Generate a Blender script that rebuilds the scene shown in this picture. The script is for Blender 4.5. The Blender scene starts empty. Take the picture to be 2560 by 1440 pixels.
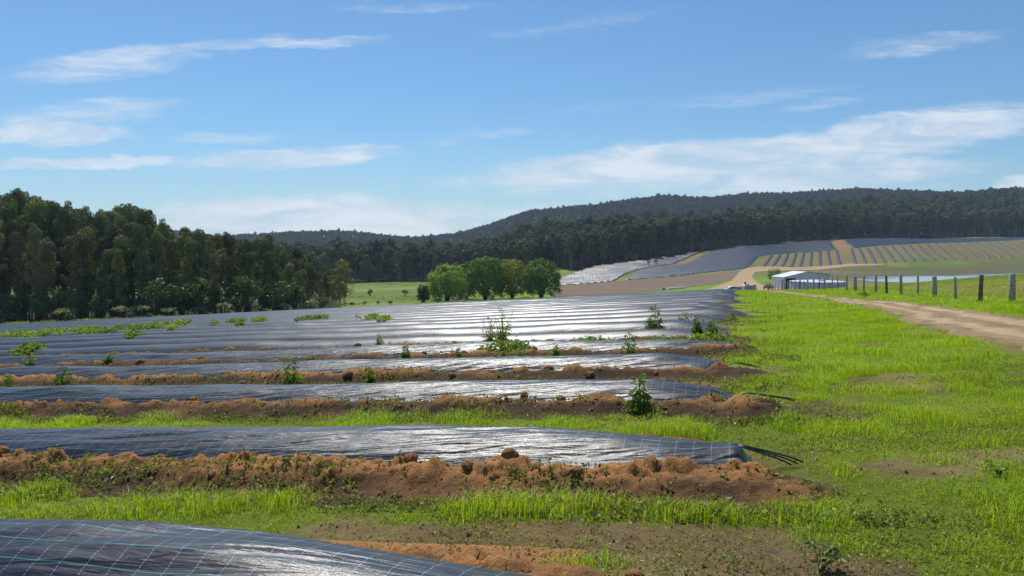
import bpy, math, random
import numpy as np
from mathutils import Vector

SC = bpy.context.scene
COL = SC.collection
R = math.radians

# ------------------------------------------------------------------ camera, sky, sun, exposure
F, HR, EYE = 1930.0, 605.0, 1.65          # focal length in photo pixels, horizon row, eye height
cam_d = bpy.data.cameras.new('camera'); cam = bpy.data.objects.new('camera', cam_d); COL.objects.link(cam)
cam.location = (0, 0, EYE); cam.rotation_euler = (R(90), 0, 0)
cam_d.sensor_width = 36; cam_d.lens = 36 * F / 2560
cam_d.shift_y = -(720 - HR) / 2560
cam_d.clip_start = 0.1; cam_d.clip_end = 9000
SC.camera = cam
SUN_AZ, SUN_EL = R(-22), R(59)
sd = bpy.data.lights.new('sun', 'SUN'); sun = bpy.data.objects.new('sun', sd); COL.objects.link(sun)
LDIR = Vector((math.sin(SUN_AZ) * math.cos(SUN_EL), math.cos(SUN_AZ) * math.cos(SUN_EL), math.sin(SUN_EL)))
sun.rotation_euler = (-LDIR).to_track_quat('-Z', 'Y').to_euler()
sd.energy = 4.2; sd.angle = R(0.53); sd.color = (1.0, 0.955, 0.88)
SC.view_settings.view_transform = 'Standard'; SC.view_settings.look = 'None'
SC.view_settings.exposure = 0.3; SC.view_settings.gamma = 1
SC.cycles.max_bounces = 6; SC.cycles.transparent_max_bounces = 8; SC.cycles.volume_bounces = 0


class NT:
    """tiny node-tree writer"""
    def __init__(s, nt):
        s.nt = nt; nt.nodes.clear()
    def n(s, typ, ins=None, **props):
        x = s.nt.nodes.new(typ)
        for k, v in props.items(): setattr(x, k, v)
        for k, v in (ins or {}).items():
            if isinstance(v, bpy.types.NodeSocket): s.nt.links.new(v, x.inputs[k])
            else: x.inputs[k].default_value = v
        return x
    def m(s, op, a, b=0.0, c=0.0, clamp=False):
        x = s.n('ShaderNodeMath', {0: a, 1: b, 2: c}, operation=op); x.use_clamp = clamp
        return x.outputs[0]
    def ss(s, v, lo, hi, a=0.0, b=1.0):
        return s.n('ShaderNodeMapRange', {0: v, 1: lo, 2: hi, 3: a, 4: b}, interpolation_type='SMOOTHSTEP').outputs[0]
    def noise(s, vec, scale, detail=4.0, rough=0.55, dist=0.0):
        return s.n('ShaderNodeTexNoise', {'Vector': vec, 'Scale': scale, 'Detail': detail, 'Roughness': rough, 'Distortion': dist}).outputs['Fac']
    def mix(s, f, a, b, blend='MIX'):
        x = s.n('ShaderNodeMix', data_type='RGBA', blend_type=blend)
        for i, v in ((0, f), (6, a), (7, b)):
            if isinstance(v, bpy.types.NodeSocket): s.nt.links.new(v, x.inputs[i])
            else: x.inputs[i].default_value = (*v, 1) if isinstance(v, tuple) and len(v) == 3 else v
        return x.outputs[2]
    def scaled(s, vec, sc):
        return s.n('ShaderNodeVectorMath', {0: vec, 1: sc}, operation='MULTIPLY').outputs[0]


# sky: Nishita plus a layer of high cloud laid out by direction
world = bpy.data.worlds.new('World'); SC.world = world; world.use_nodes = True
w = NT(world.node_tree)
sky = w.n('ShaderNodeTexSky', sky_type='NISHITA', sun_disc=False, sun_elevation=SUN_EL, sun_rotation=SUN_AZ)
sky.air_density = 1.0; sky.dust_density = 0.35; sky.ozone_density = 3.0; sky.altitude = 100
SKY_TINT = (0.60, 0.86, 1.02)
skyc = w.mix(1.0, sky.outputs[0], SKY_TINT, 'MULTIPLY')
tc = w.n('ShaderNodeTexCoord'); sep = w.n('ShaderNodeSeparateXYZ', {0: tc.outputs['Generated']})
yy = w.m('MAXIMUM', sep.outputs[1], 0.05)
A = w.m('DIVIDE', sep.outputs[0], yy); E = w.m('DIVIDE', sep.outputs[2], yy)
ae = w.n('ShaderNodeCombineXYZ', {0: A, 1: E, 2: 0.0}).outputs[0]
warp = w.noise(w.scaled(ae, (5, 22, 1)), 1.0, 5, 0.6)
warp2 = w.noise(w.scaled(ae, (18, 30, 1)), 1.0, 5, 0.6)
Ew = w.m('ADD', E, w.m('ADD', w.m('MULTIPLY', w.m('SUBTRACT', warp, 0.5), 0.035), w.m('MULTIPLY', w.m('SUBTRACT', warp2, 0.5), 0.024)))
CLOUDS = [  # photo px, row, half length, half width, slope (rise to the right), amount
    (1720, 405, 560, 62, .09, 1.0), (1480, 440, 420, 36, .05, .85), (2240, 345, 480, 62, .17, .85), (2000, 440, 560, 52, .05, .75),
    (1750, 470, 700, 40, .0, .45),
    (820, 545, 470, 62, -.01, .95), (600, 520, 240, 36, .02, .8), (480, 545, 130, 55, .0, .7), (1000, 575, 420, 36, .03, .6), (1330, 528, 230, 22, .08, .6),
    (720, 395, 300, 32, .06, .85), (880, 376, 140, 18, .05, .6), (560, 410, 120, 18, 0, .5),
    (200, 407, 300, 17, .03, .8), (90, 335, 270, 36, .0, .85), (180, 290, 320, 42, .1, .55), (270, 160, 280, 50, .12, .6), (680, 108, 330, 20, .03, .55),
    (2300, 110, 260, 34, .1, .45), (1800, 250, 500, 26, .08, .26), (2530, 470, 60, 34, .2, .9), (2040, 460, 130, 16, .05, .4), (1020, 15, 250, 18, .05, .25),
    (1200, 340, 170, 16, .1, .34), (2050, 262, 150, 16, .1, .36), (560, 345, 180, 22, .05, .45), (1450, 60, 300, 24, .15, .25)]
tot = None
for ci, (px, row, hl, hw, slope, amt) in enumerate(CLOUDS):
    dx = w.m('SUBTRACT', A, (px - 1280) / F)
    dy = w.m('SUBTRACT', w.m('SUBTRACT', Ew, (HR - row) / F), w.m('MULTIPLY', dx, slope))
    q = w.m('ADD', w.m('POWER', w.m('ABSOLUTE', w.m('MULTIPLY', dx, F / hl)), 2.0), w.m('POWER', w.m('ABSOLUTE', w.m('MULTIPLY', dy, F / hw)), 2.0))
    v = w.m('MULTIPLY', w.ss(q, 1.25 if ci in (5, 6, 7, 20) else 1.4, 0.25 if ci in (5, 6, 7, 20) else 0.0), amt)
    tot = v if tot is None else w.m('MAXIMUM', tot, v)
streak = w.noise(w.scaled(ae, (7, 75, 1)), 1.0, 7, 0.68, 0.6)
fine = w.noise(w.scaled(ae, (26, 120, 1)), 1.0, 6, 0.65, 0.4)
er = w.m('ADD', w.m('MULTIPLY', w.m('SUBTRACT', streak, 0.5), 1.0), w.m('MULTIPLY', w.m('SUBTRACT', fine, 0.5), 0.6))
cmask = w.m('MULTIPLY', w.ss(w.m('ADD', tot, w.m('MULTIPLY', er, w.ss(tot, 0.0, 0.25))), 0.05, 1.0), 0.95)
body = w.noise(w.scaled(ae, (9, 34, 1)), 1.0, 6, 0.62, 0.8)
cmask = w.m('MULTIPLY', cmask, w.ss(body, 0.25, 0.62, 0.52, 1.0))
hz = w.ss(E, 0.0, 0.16, 0.34, 0.0)                       # milky band over the horizon
col1 = w.mix(hz, skyc, (5.4, 6.8, 8.2))
cl = w.mix(cmask, col1, w.mix(w.ss(body, 0.35, 0.65), (6.0, 6.9, 8.0), (7.6, 8.2, 8.8)))
bg = w.n('ShaderNodeBackground', {'Color': cl, 'Strength': 0.086})
w.nt.links.new(bg.outputs[0], w.n('ShaderNodeOutputWorld').inputs[0])

# ------------------------------------------------------------------ numpy helpers
def _hash(ix, iy, seed):
    h = (ix.astype(np.int64) * 374761393 + iy.astype(np.int64) * 668265263 + seed * 1442695041) & 0xFFFFFFFF
    h = ((h ^ (h >> 13)) * 1274126177) & 0xFFFFFFFF
    h = ((h ^ (h >> 16)) * 2246822519) & 0xFFFFFFFF
    return ((h ^ (h >> 15)) & 0xFFFFFF) / float(0x1000000)

def vn(x, y, seed=0):
    x = np.asarray(x, float); y = np.asarray(y, float); x, y = np.broadcast_arrays(x, y)
    ix = np.floor(x).astype(np.int64); iy = np.floor(y).astype(np.int64); fx = x - ix; fy = y - iy
    fx = fx * fx * fx * (fx * (fx * 6 - 15) + 10); fy = fy * fy * fy * (fy * (fy * 6 - 15) + 10)
    a = _hash(ix, iy, seed); b = _hash(ix + 1, iy, seed); c = _hash(ix, iy + 1, seed); d = _hash(ix + 1, iy + 1, seed)
    return a + (b - a) * fx + (c - a) * fy + (a - b - c + d) * fx * fy

def fbm(x, y, seed=0, octv=4, gain=0.5):
    t = 0; amp = 1; tot = 0; x = np.asarray(x, float); y = np.asarray(y, float)
    for k in range(octv):
        t = t + amp * vn(x * 2 ** k + 13.7 * k, y * 2 ** k - 7.1 * k, seed + k); tot += amp; amp *= gain
    return t / tot

def sst(x, a, b):
    t = np.clip((np.asarray(x, float) - a) / (b - a), 0, 1); return t * t * (3 - 2 * t)

def pchip(xk, yk, x):
    xk = np.asarray(xk, float); yk = np.asarray(yk, float); h = np.diff(xk); d = np.diff(yk) / h
    m = np.zeros_like(yk); m[0] = d[0]; m[-1] = d[-1]
    for i in range(1, len(xk) - 1):
        if d[i - 1] * d[i] > 0:
            w1 = 2 * h[i] + h[i - 1]; w2 = h[i] + 2 * h[i - 1]; m[i] = (w1 + w2) / (w1 / d[i - 1] + w2 / d[i])
    x = np.clip(x, xk[0], xk[-1]); i = np.clip(np.searchsorted(xk, x) - 1, 0, len(xk) - 2)
    t = (x - xk[i]) / h[i]; t2 = t * t; t3 = t2 * t
    return (2 * t3 - 3 * t2 + 1) * yk[i] + (t3 - 2 * t2 + t) * h[i] * m[i] + (-2 * t3 + 3 * t2) * yk[i + 1] + (t3 - t2) * h[i] * m[i + 1]

def mesh_np(name, V, quads=None, tris=None, mats=(), smooth=False, attrs=None, uv=None):
    me = bpy.data.meshes.new(name); V = np.asarray(V, np.float32)
    loops = []; starts = []; n = 0
    if quads is not None and len(quads):
        q = np.asarray(quads, np.int32); loops.append(q.ravel()); starts.append(np.arange(len(q)) * 4); n = len(q) * 4
    if tris is not None and len(tris):
        t = np.asarray(tris, np.int32); loops.append(t.ravel()); starts.append(n + np.arange(len(t)) * 3)
    L = np.concatenate(loops).astype(np.int32); S = np.concatenate(starts).astype(np.int32)
    me.vertices.add(len(V)); me.vertices.foreach_set('co', V.ravel())
    me.loops.add(len(L)); me.loops.foreach_set('vertex_index', L)
    me.polygons.add(len(S)); me.polygons.foreach_set('loop_start', S)
    if uv is not None:
        l = me.uv_layers.new(name='uv'); l.data.foreach_set('uv', np.asarray(uv, np.float32)[L].ravel())
    for k, v in (attrs or {}).items():
        v = np.asarray(v, np.float32)
        if v.ndim == 1: me.attributes.new(k, 'FLOAT', 'POINT').data.foreach_set('value', v)
        else:
            c = np.ones((len(v), 4), np.float32); c[:, :3] = v
            me.attributes.new(k, 'FLOAT_COLOR', 'POINT').data.foreach_set('color', c.ravel())
    for m in mats: me.materials.append(m)
    me.update(calc_edges=True)
    me.polygons.foreach_set('use_smooth', np.full(len(S), smooth, bool)); me.update()
    return me

def grid_quads(nu, nv):
    i = np.arange(nu - 1)[:, None] * nv + np.arange(nv - 1)[None, :]
    return np.stack([i, i + nv, i + nv + 1, i + 1], -1).reshape(-1, 4)

class MB:
    """collects pieces into one mesh"""
    def __init__(s): s.V = []; s.Q = []; s.T = []; s.n = 0
    def add(s, V, Q=None, T=None):
        V = np.asarray(V, float).reshape(-1, 3); s.V.append(V)
        if Q is not None and len(Q): s.Q.append(np.asarray(Q) + s.n)
        if T is not None and len(T): s.T.append(np.asarray(T) + s.n)
        s.n += len(V); return s
    def tube(s, P, rad, seg=6, cap=True):
        P = np.asarray(P, float); n = len(P); rad = np.broadcast_to(np.asarray(rad, float), (n,))
        d = np.gradient(P, axis=0); d /= np.linalg.norm(d, axis=1)[:, None] + 1e-9
        ref = np.where(np.abs(d[:, 2:3]) > 0.9, np.array([[1.0, 0, 0]]), np.array([[0, 0, 1.0]]))
        a = np.cross(d, ref); a /= np.linalg.norm(a, axis=1)[:, None] + 1e-9; b = np.cross(d, a)
        th = np.arange(seg) / seg * 2 * np.pi
        V = P[:, None] + rad[:, None, None] * (np.cos(th)[None, :, None] * a[:, None] + np.sin(th)[None, :, None] * b[:, None])
        i = np.arange(n - 1)[:, None] * seg; j = np.arange(seg)[None, :]; k = (j + 1) % seg
        Q = np.stack([i + j, i + k, i + seg + k, i + seg + j], -1).reshape(-1, 4); T = None
        V = V.reshape(-1, 3)
        if cap:
            V = np.vstack([V, P[:1], P[-1:]]); c0 = n * seg; jj = np.arange(seg); kk = (jj + 1) % seg
            T = np.vstack([np.stack([kk, jj, np.full(seg, c0)], 1), np.stack([(n - 1) * seg + jj, (n - 1) * seg + kk, np.full(seg, c0 + 1)], 1)])
        return s.add(V, Q, T)
    def box(s, lo, hi, bev=0.0):
        lo = np.array(lo, float); hi = np.array(hi, float); b = min(bev, 0.45 * float((hi - lo).min()))
        if b <= 0:
            V = np.array([[x, y, z] for x in (lo[0], hi[0]) for y in (lo[1], hi[1]) for z in (lo[2], hi[2])])
            return s.add(V, [[0, 1, 3, 2], [4, 6, 7, 5], [0, 4, 5, 1], [2, 3, 7, 6], [0, 2, 6, 4], [1, 5, 7, 3]])
        P = [];   # chamfered box: stack of 4 rings
        for z, k in ((lo[2], b), (lo[2] + b, 0), (hi[2] - b, 0), (hi[2], b)):
            x0, x1, y0, y1 = lo[0] + k, hi[0] - k, lo[1] + k, hi[1] - k
            P += [(x0 + b, y0, z), (x1 - b, y0, z), (x1, y0 + b, z), (x1, y1 - b, z), (x1 - b, y1, z), (x0 + b, y1, z), (x0, y1 - b, z), (x0, y0 + b, z)]
        j = np.arange(8); k = (j + 1) % 8
        Q = np.vstack([np.stack([r * 8 + j, r * 8 + k, r * 8 + 8 + k, r * 8 + 8 + j], 1) for r in range(3)] + [np.array([[0, 7, 2, 1], [7, 6, 3, 2], [6, 5, 4, 3], [24, 25, 26, 31], [31, 26, 27, 30], [30, 27, 28, 29]])])
        return s.add(P, Q)
    def prism(s, prof, axis, a, b):
        """profile (u,v) polygon extruded along axis 0=x,1=y,2=z from a to b"""
        prof = np.asarray(prof, float); n = len(prof); V = []
        for c in (a, b):
            for u, v in prof: V.append((c, u, v) if axis == 0 else (u, c, v) if axis == 1 else (u, v, c))
        V = np.array(V); j = np.arange(n); k = (j + 1) % n
        Q = np.stack([j, k, n + k, n + j], 1); V2 = np.vstack([V, V[:n].mean(0), V[n:].mean(0)])
        T = np.vstack([np.stack([k, j, np.full(n, 2 * n)], 1), np.stack([n + j, n + k, np.full(n, 2 * n + 1)], 1)])
        return s.add(V2, Q, T)
    def leaves(s, P, D, L, Wd, rng, droop=0.0, N=None):
        """diamond leaves from points P along unit vectors D"""
        P = np.asarray(P, float); D = None if D is None else np.asarray(D, float); n = len(P)
        L = np.broadcast_to(np.asarray(L, float), (n,))[:, None]; Wd = np.broadcast_to(np.asarray(Wd, float), (n,))[:, None]
        r = rng.normal(size=(n, 3))
        if N is not None: D = unit(np.cross(N, r)); r = N
        a = np.cross(D, r); a /= np.linalg.norm(a, axis=1)[:, None] + 1e-9
        mid = P + D * L * 0.45; tip = P + D * L; tip[:, 2] -= droop * L[:, 0]
        V = np.stack([P, mid + a * Wd * 0.5, tip, mid - a * Wd * 0.5], 1).reshape(-1, 3)
        return s.add(V, np.arange(n * 4).reshape(-1, 4))
    def mesh(s, name, mat, smooth=False):
        return mesh_np(name, np.vstack(s.V), np.vstack(s.Q) if s.Q else None, np.vstack(s.T) if s.T else None, [mat], smooth)
    def build(s, name, mat, parent=None, smooth=False, loc=None):
        return link(name, s.mesh(name, mat, smooth), parent, loc)

def link(name, data, parent=None, loc=None):
    o = bpy.data.objects.new(name, data); COL.objects.link(o)
    if parent is not None: o.parent = parent
    if loc is not None: o.location = loc
    return o
def tag(o, label=None, cat=None, group=None, kind=None):
    for k, v in (('label', label), ('category', cat), ('group', group), ('kind', kind)):
        if v: o[k] = v
    return o
def thing(name, label, cat, loc=(0, 0, 0), rz=0.0, group=None, scale=1.0):
    o = bpy.data.objects.new(name, None); COL.objects.link(o); o.location = loc; o.rotation_euler = (0, 0, rz)
    o.scale = (scale,) * 3 if not isinstance(scale, tuple) else scale; o.empty_display_size = 0.2
    return tag(o, label, cat, group)
def unit(v): return v / (np.linalg.norm(v, axis=-1, keepdims=True) + 1e-9)
def rdirs(n, rng, up=0.0):
    v = rng.normal(size=(n, 3)); v[:, 2] += up; return unit(v)

# ------------------------------------------------------------------ terrain
PA, PB = 0.0524, -0.057                       # tilt of the near field: rises to the right, falls away
def plane(x, y): return PA * x + PB * y
def zr(row, y): return EYE - (row - HR) / F * y
def PL(px, y): return plane(px / F * y, y)
r_ = lambda *p: [(y, zr(row, y)) for y, row in p]
COLS = {
 -1930: lambda p: [(60, PL(p, 60)), (85, PL(p, 85)), (105, -10.8), (150, -13), (250, -15), (400, -14), (700, -5), (1100, 4), (1600, 0)],
 -1280: lambda p: [(60, PL(p, 60)), (85, PL(p, 85)), *r_((105, 815), (150, 800)), (250, -15), (400, -14), (700, -5), (1100, 4), (1600, 0)],
 -640: lambda p: [(60, PL(p, 60)), (84, PL(p, 84)), *r_((105, 787), (150, 784)), (250, -16), (400, -16), (700, -24), (900, -18), (1250, 5.5), (1600, 0)],
 -430: lambda p: [(60, PL(p, 60)), (82, PL(p, 82)), *r_((105, 776), (150, 772), (200, 745), (340, 708)), (450, -17), (700, -24), (900, -18), (1250, 5.5), (1600, 0)],
 -130: lambda p: [(60, PL(p, 60)), (79, PL(p, 79)), *r_((105, 762), (150, 757), (200, 747), (340, 703)), (450, -14), (560, -15), (700, -20), (900, -12), (1250, 12.5), (1600, 5)],
 120: lambda p: [(60, PL(p, 60)), (76, PL(p, 76)), *r_((105, 750), (150, 747), (200, 738), (270, 713), (310, 693), (350, 672)), (380, -10.2), (450, -7), (560, 1), (650, -3), (900, 10), (1300, 45), (1600, 40)],
 370: lambda p: [(60, PL(p, 60)), (74, PL(p, 74)), *r_((100, 739), (150, 737), (200, 731), (230, 721), (290, 690), (350, 660), (420, 632)), (450, -4.7), (500, -4), (640, 6), (740, 4), (900, 18), (1300, 60), (1600, 56)],
 570: lambda p: [(60, PL(p, 60)), (72, PL(p, 72)), *r_((95, 731), (150, 731), (200, 728), (230, 712), (275, 690), (330, 670), (390, 640), (460, 612)), (490, -.3), (540, 0), (700, 12), (800, 10), (950, 24), (1300, 64), (1600, 62)],
 720: lambda p: [(45, PL(p, 45)), *r_((60, 732), (80, 727), (100, 726), (130, 727), (205, 720), (240, 700)), (300, -10.7), *r_((345, 672), (360, 665), (430, 632), (490, 603)), (520, 1.8), (570, 4), (720, 20), (820, 18), (980, 34), (1300, 68), (1600, 66)],
 920: lambda p: [(50, PL(p, 50)), *r_((60, 721), (80, 717), (110, 713), (150, 711), (246, 704)), (300, -12.4), (335, -12.2), (359, -10.9), *r_((375, 657), (440, 617), (490, 597)), (520, 3.6), (580, 8), (760, 29), (860, 28), (1000, 44), (1300, 82), (1600, 76)],
 1280: lambda p: [(60, PL(p, 60)), *r_((80, 692), (95, 685), (110, 687)), (140, -7), (200, -11.6), (250, -12.5), (425, -12.2), (452, -10.9), *r_((465, 645), (530, 600), (560, 592)), (590, 5.2), (640, 8), (750, 25), (900, 50), (1200, 72), (1600, 75)],
 1930: lambda p: [(60, PL(p, 60)), (95, -1), (140, -7), (200, -11.6), (250, -12.5), (485, -12.2), (510, -10.9), (530, -7), (600, 3), (640, 5.4), (700, 7), (800, 20), (900, 45), (1200, 66), (1600, 70)],
}
_YG = np.concatenate([np.arange(40, 700, 1.0), np.arange(700, 1601, 5.0)])
_px = sorted(COLS); _tab = []
for p in _px:
    k = [(30, PL(p, 30)), (40, PL(p, 40))] + COLS[p](p)
    _tab.append(pchip([a for a, b in k], [b for a, b in k], _YG))
_tab = np.array(_tab); _UG = np.linspace(-1930, 1930, 387) / F
_T2 = np.array([pchip(np.array(_px) / F, _tab[:, j], _UG) for j in range(len(_YG))]).T       # [u, y]
def ground(x, y):
    x = np.asarray(x, float); y = np.asarray(y, float); x, y = np.broadcast_arrays(x, y)
    yc = np.clip(y, 40, 1600); u = np.clip(x / yc, -1, 1)
    j = np.clip(np.searchsorted(_YG, yc, side='right') - 1, 0, len(_YG) - 2); ty = (yc - _YG[j]) / (_YG[j + 1] - _YG[j])
    g = (u - _UG[0]) / (_UG[1] - _UG[0]); i = np.clip(g.astype(int), 0, len(_UG) - 2); tu = g - i
    z = (_T2[i, j] * (1 - tu) + _T2[i + 1, j] * tu) * (1 - ty) + (_T2[i, j + 1] * (1 - tu) + _T2[i + 1, j + 1] * tu) * ty
    z = z + PA * (x - u * yc) * (np.abs(x / yc) > 1)
    far = sst(y, 90, 300)
    z = z + far * 1.6 * (fbm(x / 60, y / 60, 3, 3) - 0.5)
    k = sst(y, 40, 46)
    z = z + sst(y, 800, 1150) * 22 * (fbm(x / 150, y / 420, 9, 3) - 0.5)
    near = plane(x, y) + 0.10 * (fbm(x * 0.35, y * 0.35, 5, 3) - 0.5)
    return near * (1 - k) + z * k
def gz(x, y): return float(ground(np.array([x]), np.array([y]))[0])
def cast(px, row, ymin=150, ymax=1500):
    """where the sight line through a photo pixel meets the terrain"""
    y = np.arange(ymin, ymax, 0.5); u = (px - 1280) / F
    hit = ground(u * y, y) >= zr(row, y)
    i = int(np.argmax(hit)) if hit.any() else len(y) - 1
    return np.array([u * y[i], y[i]])
def nearp(px, row, h=0.0):
    """point of the near field (height h over it) on a sight line"""
    van = HR - F * PB - PA * (px - 1280); y = F * (EYE - h) / (row - van)
    return np.array([(px - 1280) / F * y, y])

# row frame of the near field: s across the rows (away), t along them (to the left)
EN, EE = np.array([0.2815, 0.9596]), np.array([-0.9596, 0.2815])
def st(x, y): return x * EN[0] + y * EN[1], x * EE[0] + y * EE[1]
def xy(s, t): return s * EN[0] + t * EE[0], s * EN[1] + t * EE[1]
NROW = 21
SROW = [3.28 + 3.56 * k for k in range(NROW)]
rng0 = np.random.default_rng(4)
TEND = [-0.1, -0.12, -0.18, -0.02, 0.0, 0.15, 0.35, 0.1, -0.5] + list(rng0.uniform(-0.5, 0.6, 12))
ROAD_U = [(4.5, -12), (10.4, 5), (14.2, 21.4), (15.5, 26.7), (17.1, 34), (18.5, 43.6), (20.3, 53), (23.5, 66), (27.5, 80), (36, 110)]
ROAD_L = [(1.5, -12), (6.7, 5), (9.0, 13.6), (9.8, 16.8), (10.9, 20.7), (12.7, 25.3), (14.9, 33), (18.0, 45.5), (22.3, 66), (26, 80), (34.3, 110)]
def road_x(y):
    a = np.interp(y, [p[1] for p in ROAD_L], [p[0] for p in ROAD_L]); b = np.interp(y, [p[1] for p in ROAD_U], [p[0] for p in ROAD_U])
    return a, b
def bareness(x, y):
    """0 grass .. 1 bare soil on the near ground"""
    s, t = st(x, y)
    p = fbm(x * 0.55 + 3, y * 0.8, 11, 4)
    b = sst(p, 0.57, 0.72) * 0.75                                        # worn patches to the right of the rows
    b = np.where(y > 7.5, sst(p, 0.60, 0.72) * 0.8, b)
    b = np.where((y > 17), b * 0.35, b)
    # alley between the first and the second row
    q = fbm(x * 0.7, y * 0.9, 15, 4)
    al = sst(q + 0.22 * sst(s, 5.35, 4.7) - 0.34 * sst(t, 1.6, 4.6), 0.50, 0.70) * 0.86
    al = np.where(s > 5.25, 0.12 * q, al)
    b = np.where((s > 3.2) & (s < 6.2) & (t > -0.9), al, b)
    b = np.where((s <= 3.2) & (t > -1.2), sst(q, 0.4, 0.6), b)
    b = np.where((s > 7.3) & (s < 9.75) & (t > -0.4), 0.1 * q, b)
    b = np.where((s > 9.9) & (t > 0.25), 0.92, b)
    e = np.minimum(np.abs(s[..., None] - np.array(SROW)).min(-1), 9)
    b = np.where((t > -0.5 - 0.4 * p) & (t < 0.2) & (e < 0.7) & (s > 5.5), np.maximum(b, 0.5), b)   # heaped earth at the row ends
    x0, x1 = road_x(y)
    v = sst(p + 0.25 * (fbm(x * 2, y * 2, 31, 3) - .5), 0.2, 0.8) * 0.8
    rd = sst(x, x0 - 0.25 - v * .8, x0 + 0.5) * sst(x, x1 + 0.4 + v * .6, x1 - 0.4)
    return np.clip(np.maximum(b, rd), 0, 1)

# ------------------------------------------------------------------ materials
MATS = {}
def newmat(name):
    m = bpy.data.materials.new(name); m.use_nodes = True; MATS[name] = m; return m, NT(m.node_tree)
def finish(t, shader): t.nt.links.new(shader, t.n('ShaderNodeOutputMaterial').inputs[0])
def foliage_mat(name, dark, light, trans=0.35, var=0.5, patch=0.25, gloss=0.12, hue=0.0):
    m, t = newmat(name)
    geo = t.n('ShaderNodeNewGeometry'); oi = t.n('ShaderNodeObjectInfo')
    nz = t.noise(geo.outputs['Position'], patch, 3)
    f = t.m('ADD', t.m('MULTIPLY', geo.outputs['Random Per Island'], var), t.m('MULTIPLY', t.m('SUBTRACT', nz, 0.5), 1.6))
    f = t.m('ADD', f, t.m('MULTIPLY', t.m('SUBTRACT', oi.outputs['Random'], 0.5), 0.7), clamp=True)
    c = t.mix(f, dark, light)
    if hue:
        hs = t.n('ShaderNodeHueSaturation', {'Color': c, 'Hue': t.m('ADD', 0.5, t.m('MULTIPLY', t.m('SUBTRACT', oi.outputs['Random'], 0.5), hue))}); c = hs.outputs[0]
    d = t.n('ShaderNodeBsdfDiffuse', {'Color': c}); tr = t.n('ShaderNodeBsdfTranslucent', {'Color': t.mix(1.0, c, (1.15, 1.1, 0.55), 'MULTIPLY')})
    mx = t.n('ShaderNodeMixShader', {0: trans, 1: d.outputs[0], 2: tr.outputs[0]})
    g = t.n('ShaderNodeBsdfGlossy', {'Color': (1, 1, 1, 1), 'Roughness': 0.45})
    mg = t.n('ShaderNodeMixShader', {0: gloss * 0.1, 1: mx.outputs[0], 2: g.outputs[0]})
    finish(t, mg.outputs[0]); return m
def plain(name, color, rough=0.6, metal=0.0, spec=0.5, nscale=0, namt=0.3, bump=0.0, dirt=None):
    m, t = newmat(name); tcn = t.n('ShaderNodeTexCoord')
    c = (*color, 1)
    b = t.n('ShaderNodeBsdfPrincipled', {'Roughness': rough, 'Metallic': metal, 'Specular IOR Level': spec})
    if nscale:
        nz = t.noise(tcn.outputs['Object'], nscale, 5, 0.6)
        c2 = dirt or tuple(v * (1 - namt) for v in color)
        t.nt.links.new(t.mix(t.ss(nz, 0.35, 0.7), tuple(color), tuple(c2)), b.inputs['Base Color'])
        if bump:
            t.nt.links.new(t.n('ShaderNodeBump', {'Strength': 0.6, 'Distance': bump, 'Height': nz}).outputs[0], b.inputs['Normal'])
    else: b.inputs['Base Color'].default_value = c
    finish(t, b.outputs[0]); return m

def soil_mat(name, cdark, cclay, scale=1.0, attr=None, bump=0.02):
    m, t = newmat(name); geo = t.n('ShaderNodeNewGeometry'); P = geo.outputs['Position']
    n1 = t.noise(P, 1.6 * scale, 5, 0.65); n2 = t.noise(P, 14 * scale, 6, 0.7); n3 = t.noise(P, 60 * scale, 4, 0.7)
    f = t.m('ADD', t.m('MULTIPLY', t.m('SUBTRACT', n1, 0.5), 0.9), t.m('MULTIPLY', t.m('SUBTRACT', n2, 0.5), 0.9))
    base = t.n('ShaderNodeAttribute', attribute_name=attr).outputs['Fac'] if attr else 0.45
    c = t.mix(t.m('ADD', f, base, clamp=True), cdark, cclay)
    c = t.mix(t.ss(n3, 0.3, 0.75, 0.0, 0.5), c, tuple(v * 0.55 for v in cdark))
    c = t.mix(t.ss(t.noise(P, 90 * scale, 2), 0.71, 0.78, 0.0, 0.7), c, (0.42, 0.36, 0.27))
    h = t.m('ADD', n2, t.m('MULTIPLY', n3, 0.6))
    b = t.n('ShaderNodeBsdfPrincipled', {'Base Color': c, 'Roughness': 0.95, 'Specular IOR Level': 0.15,
        'Normal': t.n('ShaderNodeBump', {'Strength': 0.9, 'Distance': bump, 'Height': h}).outputs[0]})
    finish(t, b.outputs[0]); return m

# ground sheet: albedo per vertex plus fine variation
m, t = newmat('ground_cover'); geo = t.n('ShaderNodeNewGeometry'); P = geo.outputs['Position']
at = t.n('ShaderNodeAttribute', attribute_name='albedo')
n1 = t.noise(P, 9.0, 6, 0.7); n2 = t.noise(P, 55.0, 5, 0.7); n3 = t.noise(P, 0.35, 5, 0.65)
c = t.mix(t.ss(n1, 0.3, 0.72, 0.0, 0.8), at.outputs['Color'], t.mix(1.0, at.outputs['Color'], (0.5, 0.52, 0.5), 'MULTIPLY'))
c = t.mix(t.ss(n3, 0.35, 0.7, 0.0, 0.3), c, t.mix(1.0, c, (1.35, 1.2, 0.9), 'MULTIPLY'))
c = t.mix(t.ss(t.noise(P, 70, 2), 0.72, 0.78, 0.0, 0.6), c, (0.40, 0.34, 0.25))
b = t.n('ShaderNodeBsdfPrincipled', {'Base Color': c, 'Roughness': 0.95, 'Specular IOR Level': 0.1,
    'Normal': t.n('ShaderNodeBump', {'Strength': 1.0, 'Distance': 0.03, 'Height': t.m('ADD', n1, t.m('MULTIPLY', n2, 0.7))}).outputs[0]})
finish(t, b.outputs[0])

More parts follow.
